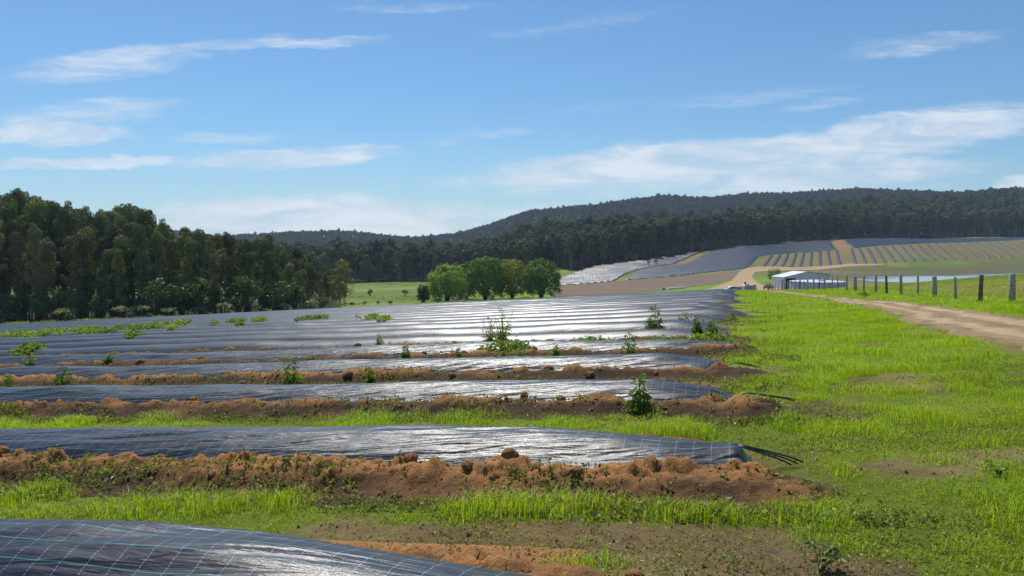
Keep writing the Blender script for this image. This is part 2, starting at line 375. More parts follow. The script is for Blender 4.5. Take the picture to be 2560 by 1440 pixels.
BANK = soil_mat('bank_soil', (0.070, 0.044, 0.027), (0.46, 0.225, 0.082), 1.0, 'clay', 0.03)
CLOD = soil_mat('clod_clay', (0.20, 0.10, 0.042), (0.46, 0.235, 0.095), 1.6, None, 0.02)
m, t = newmat('road_dirt'); geo = t.n('ShaderNodeNewGeometry'); P = geo.outputs['Position']; uvn = t.n('ShaderNodeUVMap', uv_map='uv').outputs[0]
su = t.n('ShaderNodeSeparateXYZ', {0: uvn}); n1 = t.noise(t.scaled(uvn, (9, 0.35, 1)), 1.0, 5, 0.65); n2 = t.noise(P, 7.0, 6, 0.72); n3 = t.noise(P, 45.0, 4, 0.7)
acr = t.m('ADD', su.outputs[0], t.m('MULTIPLY', t.m('SUBTRACT', t.noise(P, 0.5, 3), 0.5), 0.22))
trk = t.m('ADD', t.ss(t.m('ABSOLUTE', t.m('SUBTRACT', acr, 0.27)), 0.15, 0.04), t.ss(t.m('ABSOLUTE', t.m('SUBTRACT', acr, 0.72)), 0.15, 0.04), clamp=True)
f = t.m('ADD', t.m('MULTIPLY', trk, 0.45), t.m('ADD', t.m('MULTIPLY', t.m('SUBTRACT', n1, 0.42), 1.3), t.m('MULTIPLY', t.m('SUBTRACT', n2, 0.45), 0.9)), clamp=True)
c = t.mix(f, (0.235, 0.160, 0.088), (0.52, 0.405, 0.255)); c = t.mix(t.ss(n3, 0.55, 0.75, 0.0, 0.55), c, (0.16, 0.115, 0.068)); c = t.mix(t.ss(t.noise(P, 60, 2), 0.70, 0.76, 0.0, 0.7), c, (0.6, 0.52, 0.40))
b = t.n('ShaderNodeBsdfPrincipled', {'Base Color': c, 'Roughness': 0.95, 'Specular IOR Level': 0.1, 'Normal': t.n('ShaderNodeBump', {'Strength': 0.9, 'Distance': 0.03, 'Height': t.m('ADD', n2, n3)}).outputs[0]})
finish(t, b.outputs[0]); ROADM = m
SANDM = soil_mat('sandy_track', (0.32, 0.22, 0.12), (0.47, 0.35, 0.21), 0.10, None, 0.05)
PLOUGHM = soil_mat('ploughed_soil', (0.125, 0.088, 0.062), (0.26, 0.19, 0.13), 0.08, None, 0.08)
STRIPSOIL = soil_mat('strip_plot_soil', (0.12, 0.125, 0.040), (0.29, 0.19, 0.085), 0.05, None, 0.05)
REDSOIL = soil_mat('red_track_soil', (0.20, 0.11, 0.055), (0.36, 0.21, 0.11), 0.08, None, 0.05)

def mulch_mat(name, lines=True, rough=0.27, wr=1.0, spec=0.46, base=(0.023, 0.023, 0.029)):
    """woven black plastic: faint printed grid, creases, sparkling weave"""
    m, t = newmat(name); uv = t.n('ShaderNodeUVMap', uv_map='uv'); s = t.n('ShaderNodeSeparateXYZ', {0: uv.outputs[0]})
    U, V = s.outputs[0], s.outputs[1]; geo = t.n('ShaderNodeNewGeometry'); P = geo.outputs['Position']
    c = (*base, 1)
    if lines:
        def line(x, pitch, wd):
            f = t.m('FRACT', t.m('DIVIDE', x, pitch)); return t.m('LESS_THAN', t.m('ABSOLUTE', t.m('SUBTRACT', f, 0.5)), wd / pitch / 2)
        dash = t.m('GREATER_THAN', t.m('FRACT', t.m('MULTIPLY', V, 55.0)), 0.32)
        across = t.m('MULTIPLY', line(U, 0.145, 0.0042), dash)
        along = line(t.m('ADD', V, 0.03), 0.145, 0.0042)
        c = t.mix(t.m('MULTIPLY', across, 0.8), c, (0.24, 0.34, 0.55)); c = t.mix(t.m('MULTIPLY', along, 0.6), c, (0.10, 0.42, 0.40))
    st_ = t.n('ShaderNodeCombineXYZ', {0: t.m('ADD', t.m('MULTIPLY', U, 0.9), t.m('MULTIPLY', V, 1.1)), 1: t.m('ADD', t.m('MULTIPLY', V, 7.0), t.m('MULTIPLY', U, 0.75)), 2: 0.0}).outputs[0]
    crease = t.m('ABSOLUTE', t.m('SUBTRACT', t.noise(st_, 1.15, 2, 0.5, 0.4), 0.5))
    fine = t.noise(t.scaled(uv.outputs[0], (6, 60, 1)), 1.0, 3, 0.6)
    weave = t.noise(uv.outputs[0], 240.0, 1, 0.5)
    h = t.m('ADD', t.m('MULTIPLY', crease, 0.046 * wr), t.m('ADD', t.m('MULTIPLY', fine, 0.0050 * wr), t.m('MULTIPLY', weave, 0.0009)))
    dust = t.ss(t.noise(P, 1.3, 5, 0.65), 0.52, 0.85, 0.0, 0.10)
    c = t.mix(dust, c, (0.16, 0.12, 0.085))
    rg = t.m('ADD', rough, t.m('MULTIPLY', t.noise(t.scaled(uv.outputs[0], (3, 30, 1)), 1.0, 3), 0.16))
    b = t.n('ShaderNodeBsdfPrincipled', {'Base Color': c, 'Roughness': rg, 'Specular IOR Level': spec,
        'Normal': t.n('ShaderNodeBump', {'Strength': 1.0, 'Distance': 1.0, 'Height': h}).outputs[0]})
    finish(t, b.outputs[0]); return m
FILM = mulch_mat('woven_black_mulch', True); FILMMID = mulch_mat('woven_black_mulch_mid', True, 0.30, 0.25, 0.42)
FILMFAR = mulch_mat('woven_black_mulch_plain', False, 0.30, 1.0, 0.75)

FILMSUN = mulch_mat('woven_black_mulch_glinting', False, 0.28, 1.3, 0.8)
GRASSM = foliage_mat('grass_blades', (0.18, 0.26, 0.02), (0.50, 0.62, 0.035), 0.54, 0.75, 0.5, 0.2)
LIMEM = foliage_mat('lush_grass_blades', (0.19, 0.31, 0.012), (0.48, 0.64, 0.02), 0.56, 0.7, 0.3, 0.2)
WEEDM = foliage_mat('weed_leaves', (0.09, 0.16, 0.022), (0.32, 0.43, 0.06), 0.42, 0.9, 1.2, 0.25)
SEEDLM = foliage_mat('seedling_leaves', (0.13, 0.155, 0.035), (0.36, 0.40, 0.10), 0.35, 0.9, 1.2, 0.2)
CREEPM = foliage_mat('creeper_leaves', (0.16, 0.26, 0.04), (0.42, 0.52, 0.11), 0.4, 0.9, 0.8, 0.3)
EUCM = foliage_mat('eucalypt_leaves', (0.056, 0.074, 0.024), (0.33, 0.32, 0.095), 0.18, 0.55, 0.28, 0.25, 0.05)
EUCG = foliage_mat('green_gum_leaves', (0.060, 0.098, 0.026), (0.28, 0.32, 0.075), 0.2, 0.6, 0.30, 0.25)
UNDERM = foliage_mat('understorey_leaves', (0.045, 0.09, 0.024), (0.17, 0.27, 0.065), 0.28, 0.7, 0.5, 0.3)
PALESH = foliage_mat('pale_shrub_leaves', (0.14, 0.18, 0.06), (0.34, 0.37, 0.16), 0.3, 0.8, 0.6, 0.2)
DOMEM = foliage_mat('dome_tree_leaves', (0.09, 0.17, 0.016), (0.40, 0.54, 0.055), 0.30, 0.5, 0.35, 0.2)
DOMEY = foliage_mat('dome_tree_yellow_leaves', (0.15, 0.19, 0.016), (0.50, 0.50, 0.045), 0.30, 0.5, 0.35, 0.2)
DOMED = foliage_mat('dome_tree_dark_leaves', (0.06, 0.12, 0.018), (0.21, 0.33, 0.05), 0.38, 0.5, 0.35, 0.2)
FORESTM = foliage_mat('forest_leaves', (0.036, 0.052, 0.018), (0.190, 0.200, 0.060), 0.15, 0.5, 0.05, 0.2, 0.03)
BARK = plain('pale_gum_bark', (0.42, 0.37, 0.29), 0.9, 0, 0.2, 6, 0.55)
DBARK = plain('dark_bark', (0.10, 0.075, 0.05), 0.95, 0, 0.2, 6, 0.5)
STEMM = plain('weed_stem', (0.10, 0.11, 0.035), 0.8, 0, 0.2)
POSTM = plain('weathered_timber', (0.48, 0.44, 0.38), 0.95, 0, 0.15, 14, 0.6, 0.01)
POSTD = plain('dark_timber', (0.17, 0.145, 0.12), 0.95, 0, 0.15, 14, 0.6, 0.01)
POSTP = plain('pale_timber', (0.46, 0.44, 0.40), 0.9, 0, 0.15, 14, 0.4, 0.01)
WIREM = plain('galvanised_wire', (0.45, 0.45, 0.45), 0.4, 0.9)
FLAPM = plain('dull_black_film', (0.014, 0.014, 0.016), 0.9, 0, 0.08)
HOSE = plain('black_poly_hose', (0.012, 0.013, 0.016), 0.35, 0, 0.5)
ZINC = plain('zinc_cladding', (0.74, 0.76, 0.80), 0.45, 0.0, 0.5, 3, 0.12)
ROOFM = plain('white_roof_sheet', (0.72, 0.74, 0.76), 0.4, 0.1, 0.5, 3, 0.08)
DARKIN = plain('painted_interior_shade', (0.012, 0.012, 0.014), 0.9)
TANKM = plain('tank_steel', (0.58, 0.63, 0.70), 0.45, 0.1, 0.5, 2, 0.2)
TANKR = plain('tank_roof_steel', (0.66, 0.70, 0.76), 0.4, 0.3, 0.5, 2, 0.1)
WHITEP = plain('white_car_paint', (0.78, 0.79, 0.80), 0.3, 0, 0.5, 4, 0.06)
GREYT = plain('grey_steel_tray', (0.30, 0.32, 0.35), 0.5, 0.3, 0.5, 5, 0.3)
GREYB = plain('grey_galvanised_box', (0.48, 0.52, 0.58), 0.45, 0.1, 0.5, 5, 0.25)
GLASS = plain('tinted_glass', (0.015, 0.02, 0.025), 0.08, 0, 0.6)
TYRE = plain('black_rubber', (0.02, 0.02, 0.02), 0.9)
REDP = plain('red_plastic', (0.42, 0.035, 0.05), 0.4)
BLKP = plain('black_plastic', (0.02, 0.02, 0.024), 0.5)
RUST = plain('rusted_steel', (0.19, 0.065, 0.028), 0.9, 0, 0.2, 8, 0.5)
PVC = plain('white_pvc', (0.80, 0.80, 0.79), 0.35)
BLUEP = plain('blue_plastic', (0.02, 0.05, 0.24), 0.5)

# ------------------------------------------------------------------ ground sheet
def terrain_grid():
    ys = [-25.0]
    while ys[-1] < 1560:
        y = ys[-1]; ys.append(y + (1.0 if y < 0 else 0.13 if y < 12 else 0.13 + (y - 12) * 0.014 if y < 60 else 0.8 + (y - 60) * 0.007))
    ys = np.array(ys); us = np.linspace(-1.45, 1.45, 420); us = us * (0.55 + 0.45 * np.abs(us) / 1.45)
    Y = np.repeat(ys[:, None], len(us), 1); X = us[None, :] * (np.maximum(Y, 0) + 20)
    return X, Y
X, Y = terrain_grid(); Z = ground(X, Y)
near = (Y < 60)
mic = (fbm(X * 4, Y * 4, 21, 4) - 0.5) * 0.045 * near
Z = Z + mic
def albedo(X, Y):
    px = 1280 + F * X / np.maximum(Y, 1); s, t = st(X, Y)
    g1 = fbm(X * 0.08, Y * 0.08, 41, 4)[..., None]; g2 = fbm(X * 0.8, Y * 0.8, 43, 4)[..., None]
    near_g = np.array([0.15, 0.20, 0.022]) * (0.75 + 0.5 * g2) + np.array([0.05, 0.035, 0.005]) * sst(g2, .45, .8)
    lime = np.array([0.19, 0.27, 0.016]) * (0.8 + 0.4 * g2)
    bare = np.array([0.225, 0.155, 0.085]) * (0.5 + 0.9 * g2) + np.array([0.0, 0.035, 0.0]) * sst(g2[..., ::-1], .45, .65)
    k = sst(Y, 9, 18)[..., None]; a = near_g * (1 - k) + lime * k
    b = bareness(X, Y)[..., None]; b = sst(b + 0.35 * (g2 - 0.5), 0.15, 0.8)
    a = a * (1 - b) + bare * b
    # beyond the fence: drier paddock, green reeds on the dam bank
    fx = 12.5 + 0.22 * Y
    dry = (sst(X, fx + 0.5, fx + 4) * sst(Y, 30, 40))[..., None]
    a = a * (1 - dry) + dry * (np.array([0.20, 0.185, 0.045]) * (0.6 + 0.8 * g2) * (0.8 + .4 * g1))
    bank = (sst(X, fx + 5, fx + 12) * sst(Y, 72, 80) * sst(X / np.maximum(Y, 1), .43, .5))[..., None]
    a = a * (1 - bank) + bank * (np.array([0.075, 0.15, 0.022]) * (0.6 + 0.8 * g2))
    mid = sst(Y, 92, 125)[..., None]
    pad = np.array([0.150, 0.205, 0.048]) * (0.72 + 0.5 * g1 + 0.3 * (g2 - .5)) + np.array([0.06, 0.03, 0.01]) * sst(g1, .5, .75)
    brt = np.array([0.165, 0.27, 0.028]) * (0.8 + 0.4 * g1)
    kb = (sst(px, 1130, 1230) * sst(px, 2120, 1950) * sst(Y, 260, 240))[..., None]
    pad = pad * (1 - kb) + brt * kb
    a = a * (1 - mid) + pad * mid
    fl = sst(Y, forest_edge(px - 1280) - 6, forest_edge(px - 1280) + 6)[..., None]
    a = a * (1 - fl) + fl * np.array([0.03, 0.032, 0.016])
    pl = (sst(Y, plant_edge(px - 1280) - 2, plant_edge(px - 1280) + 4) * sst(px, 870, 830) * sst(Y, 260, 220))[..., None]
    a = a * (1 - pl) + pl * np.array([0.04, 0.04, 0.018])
    dam = (sst(X / np.maximum(Y, 1), .36, .42) * sst(Y, 225, 250) * sst(Z, -9.4, -10.6))[..., None]
    a = a * (1 - dam) + dam * np.array([0.14, 0.145, 0.055])
    yard = (sst(px, 1800, 1850) * sst(px, 2230, 2150) * sst(Y, 140, 165) * sst(Y, 232, 215))[..., None]
    a = a * (1 - yard) + yard * np.array([0.22, 0.155, 0.10]) * (0.7 + .6 * g2)
    return a
_fe = [(px - 1280, cast(px, row - 1.0, 230)[1] + 3) for px, row in ((1440, 680), (1480, 667), (1560, 657), (1620, 649), (1680, 641), (1760, 629), (1850, 615), (1960, 607), (2074, 601.5), (2300, 598.5), (2560, 594.5))]
_fx = [-1930, -430, 60, 110] + [a for a, b in _fe] + [1930]; _fy = [345, 345, 350, 354] + [b for a, b in _fe] + [_fe[-1][1] + 90]
def forest_edge(p): return np.interp(p, _fx, _fy)
def plant_edge(p): return np.interp(p, [-1930, -1280, -900, -640, -440, -400], [130, 108, 106, 112, 128, 150])
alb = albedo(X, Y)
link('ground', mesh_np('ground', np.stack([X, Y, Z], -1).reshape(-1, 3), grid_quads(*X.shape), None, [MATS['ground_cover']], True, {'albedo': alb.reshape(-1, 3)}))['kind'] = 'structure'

# near dirt road: a sheet a few millimetres over the ground with ragged verges
ys = np.concatenate([np.arange(-12, 30, 0.16), np.arange(30, 60, 0.35), np.arange(60, 108, 1.0)]); fr = np.linspace(0, 1, 46)
x0, x1 = road_x(ys); rag = fbm(ys * 0.9, ys * 0 + 3, 61, 4) - 0.5; rag2 = fbm(ys * 0.9, ys * 0 + 9, 63, 4) - 0.5
x0 = x0 + rag * 1.3; x1 = x1 + rag2 * 1.0
RX = x0[:, None] + (x1 - x0)[:, None] * fr[None]; RY = np.repeat(ys[:, None], len(fr), 1)
rut = -0.035 * (np.exp(-((fr - .28) / .09) ** 2) + np.exp(-((fr - .72) / .09) ** 2)) + 0.02
RZ = ground(RX, RY) + (fbm(RX * 4, RY * 4, 21, 4) - 0.5) * 0.045 + 0.03 + rut[None] * (1 + 0 * RX) + 0.02 * (fbm(RX * 3, RY * 3, 67, 3) - .5)
RZ[:, 0] -= 0.06; RZ[:, -1] -= 0.06
link('dirt_road', mesh_np('dirt_road', np.stack([RX, RY, RZ], -1).reshape(-1, 3), grid_quads(*RX.shape), None, [ROADM], True, None, np.stack([np.repeat(fr[None], len(ys), 0), RY], -1).reshape(-1, 2)))['kind'] = 'structure'

def inside(poly, u, y):
    c = np.zeros(u.shape, bool); n = len(poly)
    for i in range(n):
        x1, y1 = poly[i]; x2, y2 = poly[(i + 1) % n]
        if y1 == y2: continue
        c ^= ((y1 > y) != (y2 > y)) & (u < (x2 - x1) * (y - y1) / (y2 - y1) + x1)
    return c
def drape(name, img, mat, off=0.1, ymin=150, du=0.0011, dy=0.55, ridge=None, smooth=True):
    """a sheet laid over the terrain inside an outline; ridge = (direction, pitch, height)"""
    W = np.array([cast(px, row, ymin) for px, row in img]); poly = np.stack([W[:, 0] / W[:, 1], W[:, 1]], 1)
    u = np.arange(poly[:, 0].min() - du, poly[:, 0].max() + 2 * du, du); y = np.arange(poly[:, 1].min() - dy, poly[:, 1].max() + 2 * dy, dy)
    Uu, Yy = np.meshgrid(u, y); Xx = Uu * Yy
    j = (fbm(Xx * .25, Yy * .25, 71, 3) - .5)
    ok = inside(poly, Uu + j * 0.004, Yy + j * 3.0); zz = ground(Xx, Yy) + off; uvv = None
    if ridge:
        d, pitch, ht = ridge; nn = np.array([-d[1], d[0]]); q = Xx * nn[0] + Yy * nn[1] + 1.2 * (fbm(Xx * .03, Yy * .03, 75, 2) - .5)
        ph = np.abs((q / pitch) % 1 - 0.5) * 2
        zz = zz + ht * sst(ph, 0.15, 0.85) * (0.75 + 0.5 * fbm(Xx * .2, Yy * .2, 77, 3))
        uvv = np.stack([Xx * d[0] + Yy * d[1], q], -1).reshape(-1, 2)
    if ridge:
        s_ = ok.astype(float)
        for _ in range(3):
            s_ = (s_ + np.roll(s_, 1, 0) + np.roll(s_, -1, 0) + np.roll(s_, 1, 1) + np.roll(s_, -1, 1)) / 5
        zz = ground(Xx, Yy) + off * s_ + (zz - ground(Xx, Yy) - off) * sst(s_, 0.7, 1.0)
    q4 = grid_quads(*Uu.shape); okf = ok.ravel(); q4 = q4[okf[q4].all(1)]
    used = np.unique(q4); remap = np.full(Uu.size, -1); remap[used] = np.arange(len(used))
    V = np.stack([Xx, Yy, zz], -1).reshape(-1, 3)[used]
    return link(name, mesh_np(name, V, remap[q4], None, [mat], smooth, None, uvv[used] if uvv is not None else None))

def dirn(a, b):
    p, q = cast(*a), cast(*b); d = q - p; return d / np.linalg.norm(d)
drape('ploughed_field', [(1372, 742), (1395, 713), (1460, 710), (1545, 703), (1600, 698), (1700, 691), (1790, 684), (1850, 677), (1842, 690), (1830, 700), (1800, 708), (1700, 722), (1600, 731), (1500, 738)], PLOUGHM, 0.06)['kind'] = 'structure'
drape('farm_track', [(1745, 729), (1790, 716), (1826, 704), (1838, 690), (1850, 678), (1868, 671), (1898, 666), (1990, 668), (2120, 660), (2210, 660), (2205, 664), (2120, 667), (2000, 676), (1930, 678), (1888, 681), (1882, 692), (1890, 705), (1908, 712), (1960, 716), (1960, 724), (1880, 730)], SANDM, 0.10, 165)['kind'] = 'structure'
drape('strip_plot', [(1893, 647), (1990, 632), (2130, 622), (2400, 606), (2558, 600), (2640, 598), (2640, 640), (2560, 644), (2400, 650), (2200, 660), (2000, 667), (1880, 666)], STRIPSOIL, 0.05, 300)['kind'] = 'structure'
drape('red_track', [(2076, 600), (2106, 599), (2132, 624), (2094, 627)], REDSOIL, 0.07, 330)['kind'] = 'structure'
drape('red_verge', [(1683, 663), (1764, 629), (1776, 628), (1708, 662)], REDSOIL, 0.07, 250)['kind'] = 'structure'
drape('mulched_field', [(1385, 713), (1391, 701), (1440, 680), (1480, 667), (1560, 657), (1680, 641), (1760, 629), (1685, 661), (1600, 674), (1575, 682), (1538, 703), (1460, 710)], FILMSUN, 0.10, 230, ridge=(np.array([.90, -.436]), 2.6, 0.42))['kind'] = 'structure'
drape('mulched_field', [(1562, 701), (1600, 675), (1690, 664), (1712, 661), (1780, 627), (1850, 615), (1960, 607), (2074, 601), (2090, 625), (1990, 632), (1898, 642), (1893, 648), (1868, 670), (1830, 676), (1700, 690)], FILMFAR, 0.10, 230, ridge=(np.array([.96, -.28]), 3.6, 0.36))['kind'] = 'structure'
drape('mulched_field', [(2108, 600), (2300, 598), (2560, 594), (2640, 592), (2640, 596), (2558, 599), (2400, 606), (2260, 612), (2134, 622)], FILMFAR, 0.10, 330, ridge=(dirn((2140, 618), (2300, 607)), 3.6, 0.42))['kind'] = 'structure'

# dam water
m, t = newmat('dam_water'); geo = t.n('ShaderNodeNewGeometry')
nz = t.noise(t.scaled(geo.outputs['Position'], (1, 1, 1)), 0.9, 4, 0.6)
ws = t.n('ShaderNodeSeparateXYZ', {0: geo.outputs['Position']})
wq = t.m('SUBTRACT', ws.outputs[1], t.m('ADD', 212.0, t.m('MULTIPLY', ws.outputs[0], 0.47)))
ruf = t.ss(t.m('ADD', wq, t.m('MULTIPLY', t.m('SUBTRACT', t.noise(geo.outputs['Position'], 0.03, 3), 0.5), 60.0)), 12.0, -8.0, 0.06, 0.40)
nrm = t.n('ShaderNodeBump', {'Strength': 0.5, 'Distance': 0.03, 'Height': nz}).outputs[0]
fz = t.n('ShaderNodeFresnel', {'IOR': 1.33}).outputs[0]
d1 = t.n('ShaderNodeBsdfDiffuse', {'Color': (0.16, 0.15, 0.07, 1)}); g1 = t.n('ShaderNodeBsdfGlossy', {'Color': (0.72, 0.78, 0.82, 1), 'Roughness': ruf, 'Normal': nrm})
b = t.n('ShaderNodeMixShader', {0: t.m('MULTIPLY', fz, 0.72), 1: d1.outputs[0], 2: g1.outputs[0]})
finish(t, b.outputs[0])
wy = np.linspace(195, 540, 40); wu = np.linspace(0.37, 1.25, 60); WY, WU = np.meshgrid(wy, wu, indexing='ij')
link('dam_water', mesh_np('dam_water', np.stack([WU * WY, WY, np.full(WY.shape, -11.0)], -1).reshape(-1, 3), grid_quads(*WY.shape), None, [m]))['kind'] = 'structure'
# ------------------------------------------------------------------ mulched rows of the near field
HC = [0.48, 0.36, 0.335, 0.33, 0.32] + [0.33] * 16
HW = [0.78, 0.66, 0.66] + [0.66] * 18
def bank(k, ds, t):
    """height of the loose earth heaped along the camera side (ds<0) and, lower, the far side of row k"""
    a = -ds; w = HW[k]
    side = np.where(ds < 0, 1.0, 0.55)
    a = np.abs(ds)
    out = w + np.where((ds > 0) & (k == 0), 0.30, 0.54) + 0.2 * (fbm(t * 0.7, k * 9.1 + 0 * t, 81, 3) - .5); pk = w + 0.06
    up = sst(a, out, pk + 0.08); dn = sst(a, w - 0.28, pk - 0.05)
    amp = (.42, .46, .46, .46, .38, .30)[k] if k < 6 else .12
    h = 0.26 * up * dn * (0.50 + 0.95 * fbm(t * 0.85, k * 5.3 + 0 * t, 83, 3))
    L = fbm(t * 3.2, a * 4.2 + k * 7.7, 85, 3)
    h = h + up * dn * 0.15 * sst(L, 0.50, 0.70)
    h = h + sst(a, out + .05, out - .2) * dn * (0.055 * (fbm(t * 8, a * 9 + k, 87, 3) - .42) + 0.026 * (fbm(t * 24, a * 26 + k, 88, 2) - .5))
    e = sst(t, TEND[k] - 0.85, TEND[k] + 0.15) if k else sst(t, .35, 1.0)
    c1 = fbm(t * 6.5 + 0.6 * fbm(t * 14, a * 14, 86, 2), a * 7.5 + k * 3.1, 84, 2); c2 = fbm(t * 15, a * 16 + k * 2.3, 82, 2)
    lump = up * (0.35 + 0.65 * dn) * (0.075 * sst(c1, 0.52, 0.66) + 0.035 * sst(c2, 0.50, 0.66)) * (1 if k < 6 else 0)
    e = np.where(ds > 0, e * sst(t, TEND[k] + 0.05, TEND[k] + 0.6), e)
    return (h * amp + lump * (1.3 if k == 0 else 0.5) * (0.5 + fbm(t * .8, k * 3.7 + 0 * t, 80, 2))) * side * e - 0.05 * (1 - e)
def endf(k, t):
    q = t - TEND[k]
    if k == 0: return 0.62 + 0.38 * sst(q, 0.7, 2.6)
    return sst(q, -0.02, 0.14) * (0.58 + 0.42 * sst(q, 0.0, 2.0)) if k in (1, 4, 5) else sst(q, -0.02, 0.55) * (0.55 + 0.45 * sst(q, 0.2, 1.5))
def film_h(k, v, t):
    """height of the plastic over the ground; v in -1..1 across"""
    h = HC[k] * endf(k, t) * (1 + 0.16 * (fbm(t * 0.35, k * 3.1 + 0 * t, 91, 2) - .5))
    return h * (1 - np.abs(v) ** 2.15)
ORD = ['nearest', 'second', 'third', 'fourth', 'fifth', 'sixth', 'seventh', 'eighth', 'ninth', 'tenth', 'eleventh', 'twelfth', 'thirteenth', 'fourteenth', 'fifteenth', 'sixteenth',
       'seventeenth', 'eighteenth', 'nineteenth', 'twentieth', 'farthest']
ROWLAB = {0: 'nearest mulch row, broad blue-black plastic cut off by the photo bottom', 1: 'second mulch row, shiny creased plastic behind orange clods with a blunt end',
          2: 'third mulch row, black plastic whose end sags down to the grass', 3: 'fourth mulch row, black plastic behind a brown clay bank',
          4: 'fifth mulch row, creased plastic with long dark folds near its end', NROW - 1: 'farthest mulch row, thin black line along the end of the field'}
for k in range(NROW):
    s0 = SROW[k]; t0 = TEND[k]; t1 = 1.30 * s0 + 5
    step = 0.03 if k < 2 else 0.045 if k < 4 else 0.07 if k < 7 else 0.14
    if k == 0: t0 = -1.6
    t = np.arange(t0, t1, step); nv = 61 if k < 3 else 45 if k < 6 else 25
    v = np.linspace(-1, 1, nv); T, Vv = np.meshgrid(t, v, indexing='ij')
    wid = HW[k] * (0.80 + 0.20 * sst(T - TEND[k], 0, 0.8)) if k else HW[k] * np.ones_like(T)
    h = film_h(k, Vv, T)
    wr = fbm(T * 0.8 + Vv * 1.5, Vv * 3.6 + T * 0.55 + k * 11, 93, 4); wr = 1 - np.abs(2 * wr - 1)
    wr2 = fbm(T * 0.45, Vv * 2.1 + k * 3.3, 95, 2) - .5
    am = (0.040 if k < 5 else 0.008) * sst(Vv, 0.55, -0.15) * (1 + 0.8 * sst(T - t0, 2.2, 0.2)) * np.clip(endf(k, T), 0.2, 1)
    h = h + am * (wr - 0.6) * sst(np.abs(Vv), 1.0, 0.85) + (0.075 if k < 5 else 0.02) * wr2 * sst(Vv, 0.3, -0.3) * sst(np.abs(Vv), 1.0, 0.8)
    Xr, Yr = xy(s0 + Vv * wid, T); Zr = ground(Xr, Yr) + h - 0.01
    # arc length across, for the printed grid
    arc = np.concatenate([np.zeros((len(t), 1)), np.cumsum(np.hypot(np.diff(Vv * wid, axis=1), np.diff(film_h(k, Vv, T), axis=1)), 1)], 1)
    lab = ROWLAB.get(k, f'{ORD[k]} mulch row from the camera, black plastic between its neighbours')
    c0 = xy(s0, max(t0, 0))
    row = thing('mulched_row', lab, 'mulch row', (c0[0], c0[1], gz(*c0)), 0, 'black mulched rows of the near field')
    off = np.array(row.location)
    link('plastic_mulch', mesh_np('plastic_mulch', np.stack([Xr, Yr, Zr], -1).reshape(-1, 3) - off, grid_quads(*T.shape), None, [FILM if k < 5 else FILMMID], True, None,
         np.stack([T, arc], -1).reshape(-1, 2)), row)
    for sgn in (-1, 1):
        if sgn > 0 and k > 5: continue
        bs = 0.022 if (k < 2 and sgn < 0) else 0.035 if k < 3 else 0.06 if k < 6 else 0.15
        tb = np.arange(TEND[k] - 0.9, t1, bs); a = np.linspace(HW[k] - 0.34, HW[k] + 0.80, int(1.14 / bs) if bs < .1 else 8)
        TB, AB = np.meshgrid(tb, a, indexing='ij'); DS = sgn * AB
        H = bank(k, DS, TB)
        XB, YB = xy(s0 + DS, TB); ZB = ground(XB, YB) + H + 0.012 - 0.05 * sst(AB, HW[k] + .62, HW[k] + .8)
        clay = np.clip(sst(H, 0.075, 0.20) * 0.95 + 1.3 * (fbm(TB * .9, AB * 2 + k * 4, 97, 3) - .5) - (0.08 if k < 2 else 0.16) + 0.14 * (k < 2) + (0.5 if k == 0 else 0), 0, 1)
        q = grid_quads(*TB.shape); q = q if sgn < 0 else q[:, ::-1]
        link('soil_bank', mesh_np('soil_bank', np.stack([XB, YB, ZB], -1).reshape(-1, 3) - off, q, None, [BANK], True, {'clay': clay.ravel()}), row)

def surf(s, t):
    """top of whatever lies at (s, t): ground, bank or plastic"""
    x, y = xy(s, t); z = gz(x, y); k = int(np.argmin(np.abs(np.array(SROW) - s))); ds = s - SROW[k]
    a = np.array([t])
    if t > TEND[k] - 0.8:
        z2 = float(bank(k, np.array([ds]), a)[0])
        if abs(ds) < HW[k] and t > TEND[k]: z2 = max(z2, float(film_h(k, np.array([ds / HW[k]]), a)[0]))
        z += z2
    return np.array([x, y, z])

# clods
def clod_mesh(seed, mat):
    import bmesh
    bm = bmesh.new(); bmesh.ops.create_icosphere(bm, subdivisions=4, radius=1.0)
    V = np.array([v.co[:] for v in bm.verts]); rg = np.random.default_rng(seed)
    st_ = np.array([1.0, rng0.uniform(.7, .95), rng0.uniform(.6, .85)])
    n = fbm(V[:, 0] * 1.3 + V[:, 2] * 1.1 + seed, V[:, 1] * 1.3 - V[:, 2] * .9, 101 + seed, 2); n2 = fbm(V[:, 0] * 4 + V[:, 2] * 3, V[:, 1] * 4 - V[:, 2] * 3 + seed, 103 + seed, 3)
    n = np.round(n * 5) / 5 * 0.5 + n * 0.5
    V = V * (0.80 + 0.35 * n + 0.30 * (n2 - .5))[:, None] * st_
    for v, c in zip(bm.verts, V): v.co = c
    me = bpy.data.meshes.new('clod'); bm.to_mesh(me); bm.free(); me.materials.append(mat); me.polygons.foreach_set('use_smooth', [True] * len(me.polygons)); return me
CM = [clod_mesh(i, CLOD) for i in range(6)]
